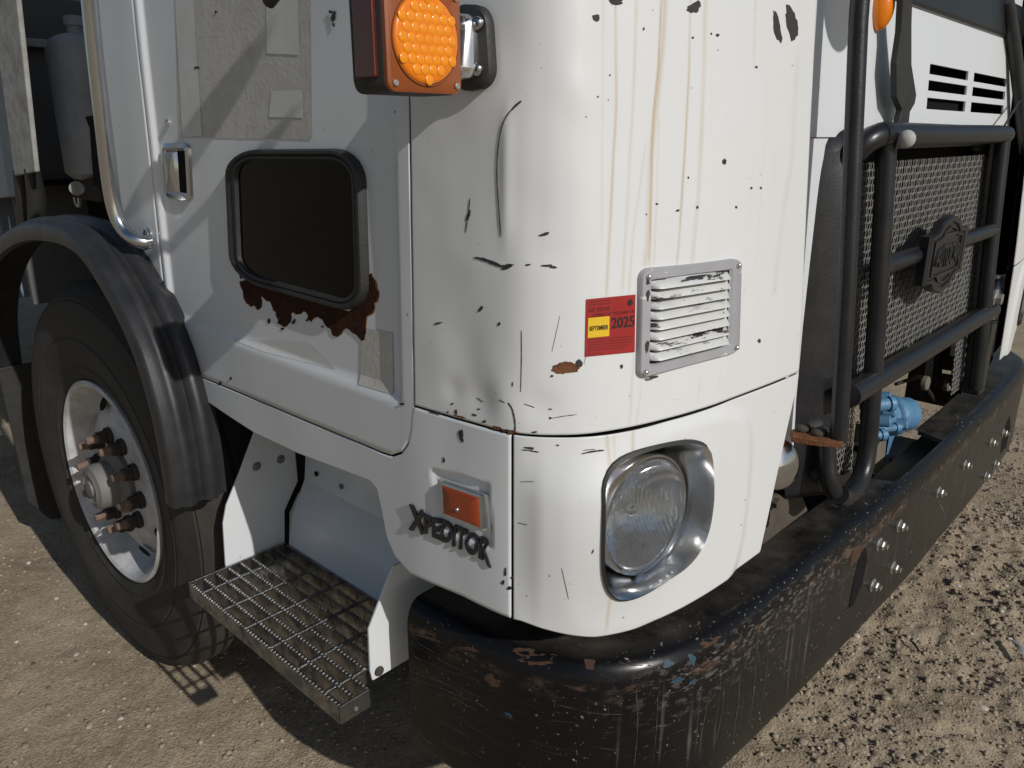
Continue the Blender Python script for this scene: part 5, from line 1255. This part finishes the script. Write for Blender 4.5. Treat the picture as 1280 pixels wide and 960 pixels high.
def scatter(n, xr, yr, rmin, rmax, keepfn=None):
    x = RNG.uniform(*xr, n); y = RNG.uniform(*yr, n)
    if keepfn is not None: k = keepfn(x, y); x = x[k]; y = y[k]
    r = rmin * (rmax / rmin) ** (RNG.random(len(x)) ** 2.6); return x, y, r
def stones_np(x, y, r):
    n = len(x); v = ico[None] * (1 + RNG.uniform(-.28, .28, (n, 12, 1))); sc_ = np.stack([RNG.uniform(.75, 1.3, n), RNG.uniform(.75, 1.3, n), RNG.uniform(.45, .85, n)], 1) * r[:, None]
    v = v * sc_[:, None]; a = RNG.uniform(0, 2 * PI, n); c, s = np.cos(a)[:, None], np.sin(a)[:, None]
    v = np.stack([v[..., 0] * c - v[..., 1] * s, v[..., 0] * s + v[..., 1] * c, v[..., 2]], -1)
    h = gheight(x, y) - .012 + GZ + sc_[:, 2] * .25
    return v + np.stack([x, y, h], 1)[:, None]
def project_ok(x, y, pad=30):
    P = np.stack([x, y, np.full_like(x, GZ)], -1) - CAM; zc = P @ FWD; u = 640 + F_PX * (P @ RIGHT) / zc; v = 480 - F_PX * (P @ UP) / zc
    return (zc > 0) & (u > -pad) & (u < 1280 + pad) & (v > 150) & (v < 960 + pad)
def rough_keep(x, y):
    ok = project_ok(x, y); d = np.clip(.35 + .65 * sm(.0, 1.2, x - y * .8), 0, 1) * (.35 + .9 * vnoise(x * 5, y * 5, 50)); return ok & (RNG.random(len(x)) < d)
def clod_keep(x, y):
    return project_ok(x, y) & (RNG.random(len(x)) < sm(.1, 1.0, x - y * .8) * np.clip(vnoise(x * 6, y * 6, 61) * 1.6 - .35, 0.03, 1))
X_, Y_, R_ = scatter(150000, (-1.2, 4.2), (-.95, 4.0), .0013, .0080, rough_keep)
X2, Y2, R2_ = scatter(26000, (-.4, 4.0), (-.95, 2.2), .004, .0135, clod_keep)
X_, Y_, R_ = np.r_[X_, X2], np.r_[Y_, Y2], np.r_[R_, R2_]
VS = stones_np(X_, Y_, R_); n = len(X_)
gme = bpy.data.meshes.new('gravel'); V = VS.reshape(-1, 3); FQ = (icf[None] + (np.arange(n) * 12)[:, None, None]).reshape(-1, 3)
gme.vertices.add(len(V)); gme.vertices.foreach_set('co', V.ravel()); gme.loops.add(FQ.size); gme.loops.foreach_set('vertex_index', FQ.ravel()); gme.polygons.add(len(FQ))
gme.polygons.foreach_set('loop_start', np.arange(0, FQ.size, 3)); gme.polygons.foreach_set('loop_total', np.full(len(FQ), 3))
for k in stone_ms: gme.materials.append(k)
gme.polygons.foreach_set('material_index', np.repeat(RNG.choice(4, n, p=[.50, .41, .02, .07]), 20)); gme.update(); gme.validate()
grav = bpy.data.objects.new('gravel', gme); COL.objects.link(grav); tag(grav, 'loose brown gravel and dirt clods scattered over the yard', kind='stuff')

# larger single stones
pebs = []
for pi, (px, py, r, mi) in enumerate([(185, 905, .013, 0), (95, 815, .011, 2), (20, 800, .010, 2), (110, 905, .014, 0), (150, 895, .011, 2), (35, 700, .012, 2), (70, 745, .010, 2), (225, 860, .010, 0), (155, 850, .010, 1), (60, 880, .011, 1), (250, 925, .012, 0), (285, 935, .010, 0), (30, 930, .012, 1),
        (1005, 925, .014, 0), (970, 915, .012, 0), (1110, 838, .010, 1), (1230, 880, .015, 2), (1180, 925, .013, 0), (1050, 930, .012, 0), (1090, 870, .011, 0), (1150, 800, .010, 1), (1205, 850, .010, 3), (1260, 920, .014, 0), (1005, 880, .011, 0), (1070, 905, .012, 3), (1140, 760, .009, 0), (1245, 760, .010, 3), (1215, 740, .009, 1), (1125, 945, .013, 0), (1270, 855, .012, 1)]):
    g = at(px, py, 2, GZ); x = np.array([g[0]]); y = np.array([g[1]]); v = stones_np(x, y, np.array([r]))[0]; c = v.mean(0)
    me = bpy.data.meshes.new('stone'); me.from_pydata([tuple(q - c) for q in v], [], [tuple(map(int, t)) for t in icf]); me.materials.append(stone_ms[mi])
    o = bpy.data.objects.new('stone', me); COL.objects.link(o); o.location = tuple(c)
    b = o.modifiers.new('s', 'SUBSURF'); b.levels = 1; b.render_levels = 1
    side = 'left of the front wheel' if px < 400 else 'in front of the bumper'
    colr = ('tan', 'brown', 'pale', 'dark')[mi]
    pebs.append((px, o, colr, side)); tag(o, None, 'stone', 'thumb-sized stones on the dirt')
ORD = ['leftmost', 'second from the left', 'third from the left', 'fourth from the left', 'fifth from the left', 'sixth from the left', 'seventh from the left', 'eighth from the left', 'ninth from the left', 'tenth from the left']
for colr in ('tan', 'brown', 'pale', 'dark'):
    for side in ('left of the front wheel', 'in front of the bumper'):
        g = sorted([q for q in pebs if q[2] == colr and q[3] == side], key=lambda q: q[0])
        for i, q in enumerate(g):
            q[1]['label'] = ('the one larger %s stone on dirt %s' % (colr, side)) if len(g) == 1 else ('%s of large %s stones %s' % (ORD[i], colr, side))
# leaf at the right edge and twigs
lf = [at(px, py, 2, GZ + .015) for (px, py) in ((1262, 799), (1270, 802), (1283, 810), (1290, 822), (1284, 830), (1276, 818), (1268, 806))]
l = MB(); c_ = np.mean(lf, 0); l.add([(p[0], p[1], p[2] + .006 * (i % 2)) for i, p in enumerate(lf)] + [(c_[0], c_[1], c_[2] + .012)], [(i, (i + 1) % 7, 7) for i in range(7)]); lo_ = l.build('dry_leaf', mat('dry_leaf_grey', (.42, .41, .38), .8, 0, .15, 60), None, 60)
tag(lo_, 'pale grey dry leaf lying on the dirt at the right edge', 'leaf')
M['twig'] = mat('dark_twig', (.04, .03, .022), .9, 0, .3, 80)
for i, (a, b, lab) in enumerate([((1255, 704), (1273, 716), 'dark thin twig on the dirt beyond the bumper bolts'), ((1138, 800), (1150, 815), 'short dark twig among clods in front of the bumper slot')]):
    A_ = Vector(at(*a, 2, GZ + .006)); B_ = Vector(at(*b, 2, GZ + .008)); o = MB(); o.tube([A_, (A_ + B_) / 2 + Vector((0.004, .003, .003)), B_], [.003, .004, .002], 6); tag(o.build('twig', M['twig'], None, 60), lab, 'twig')
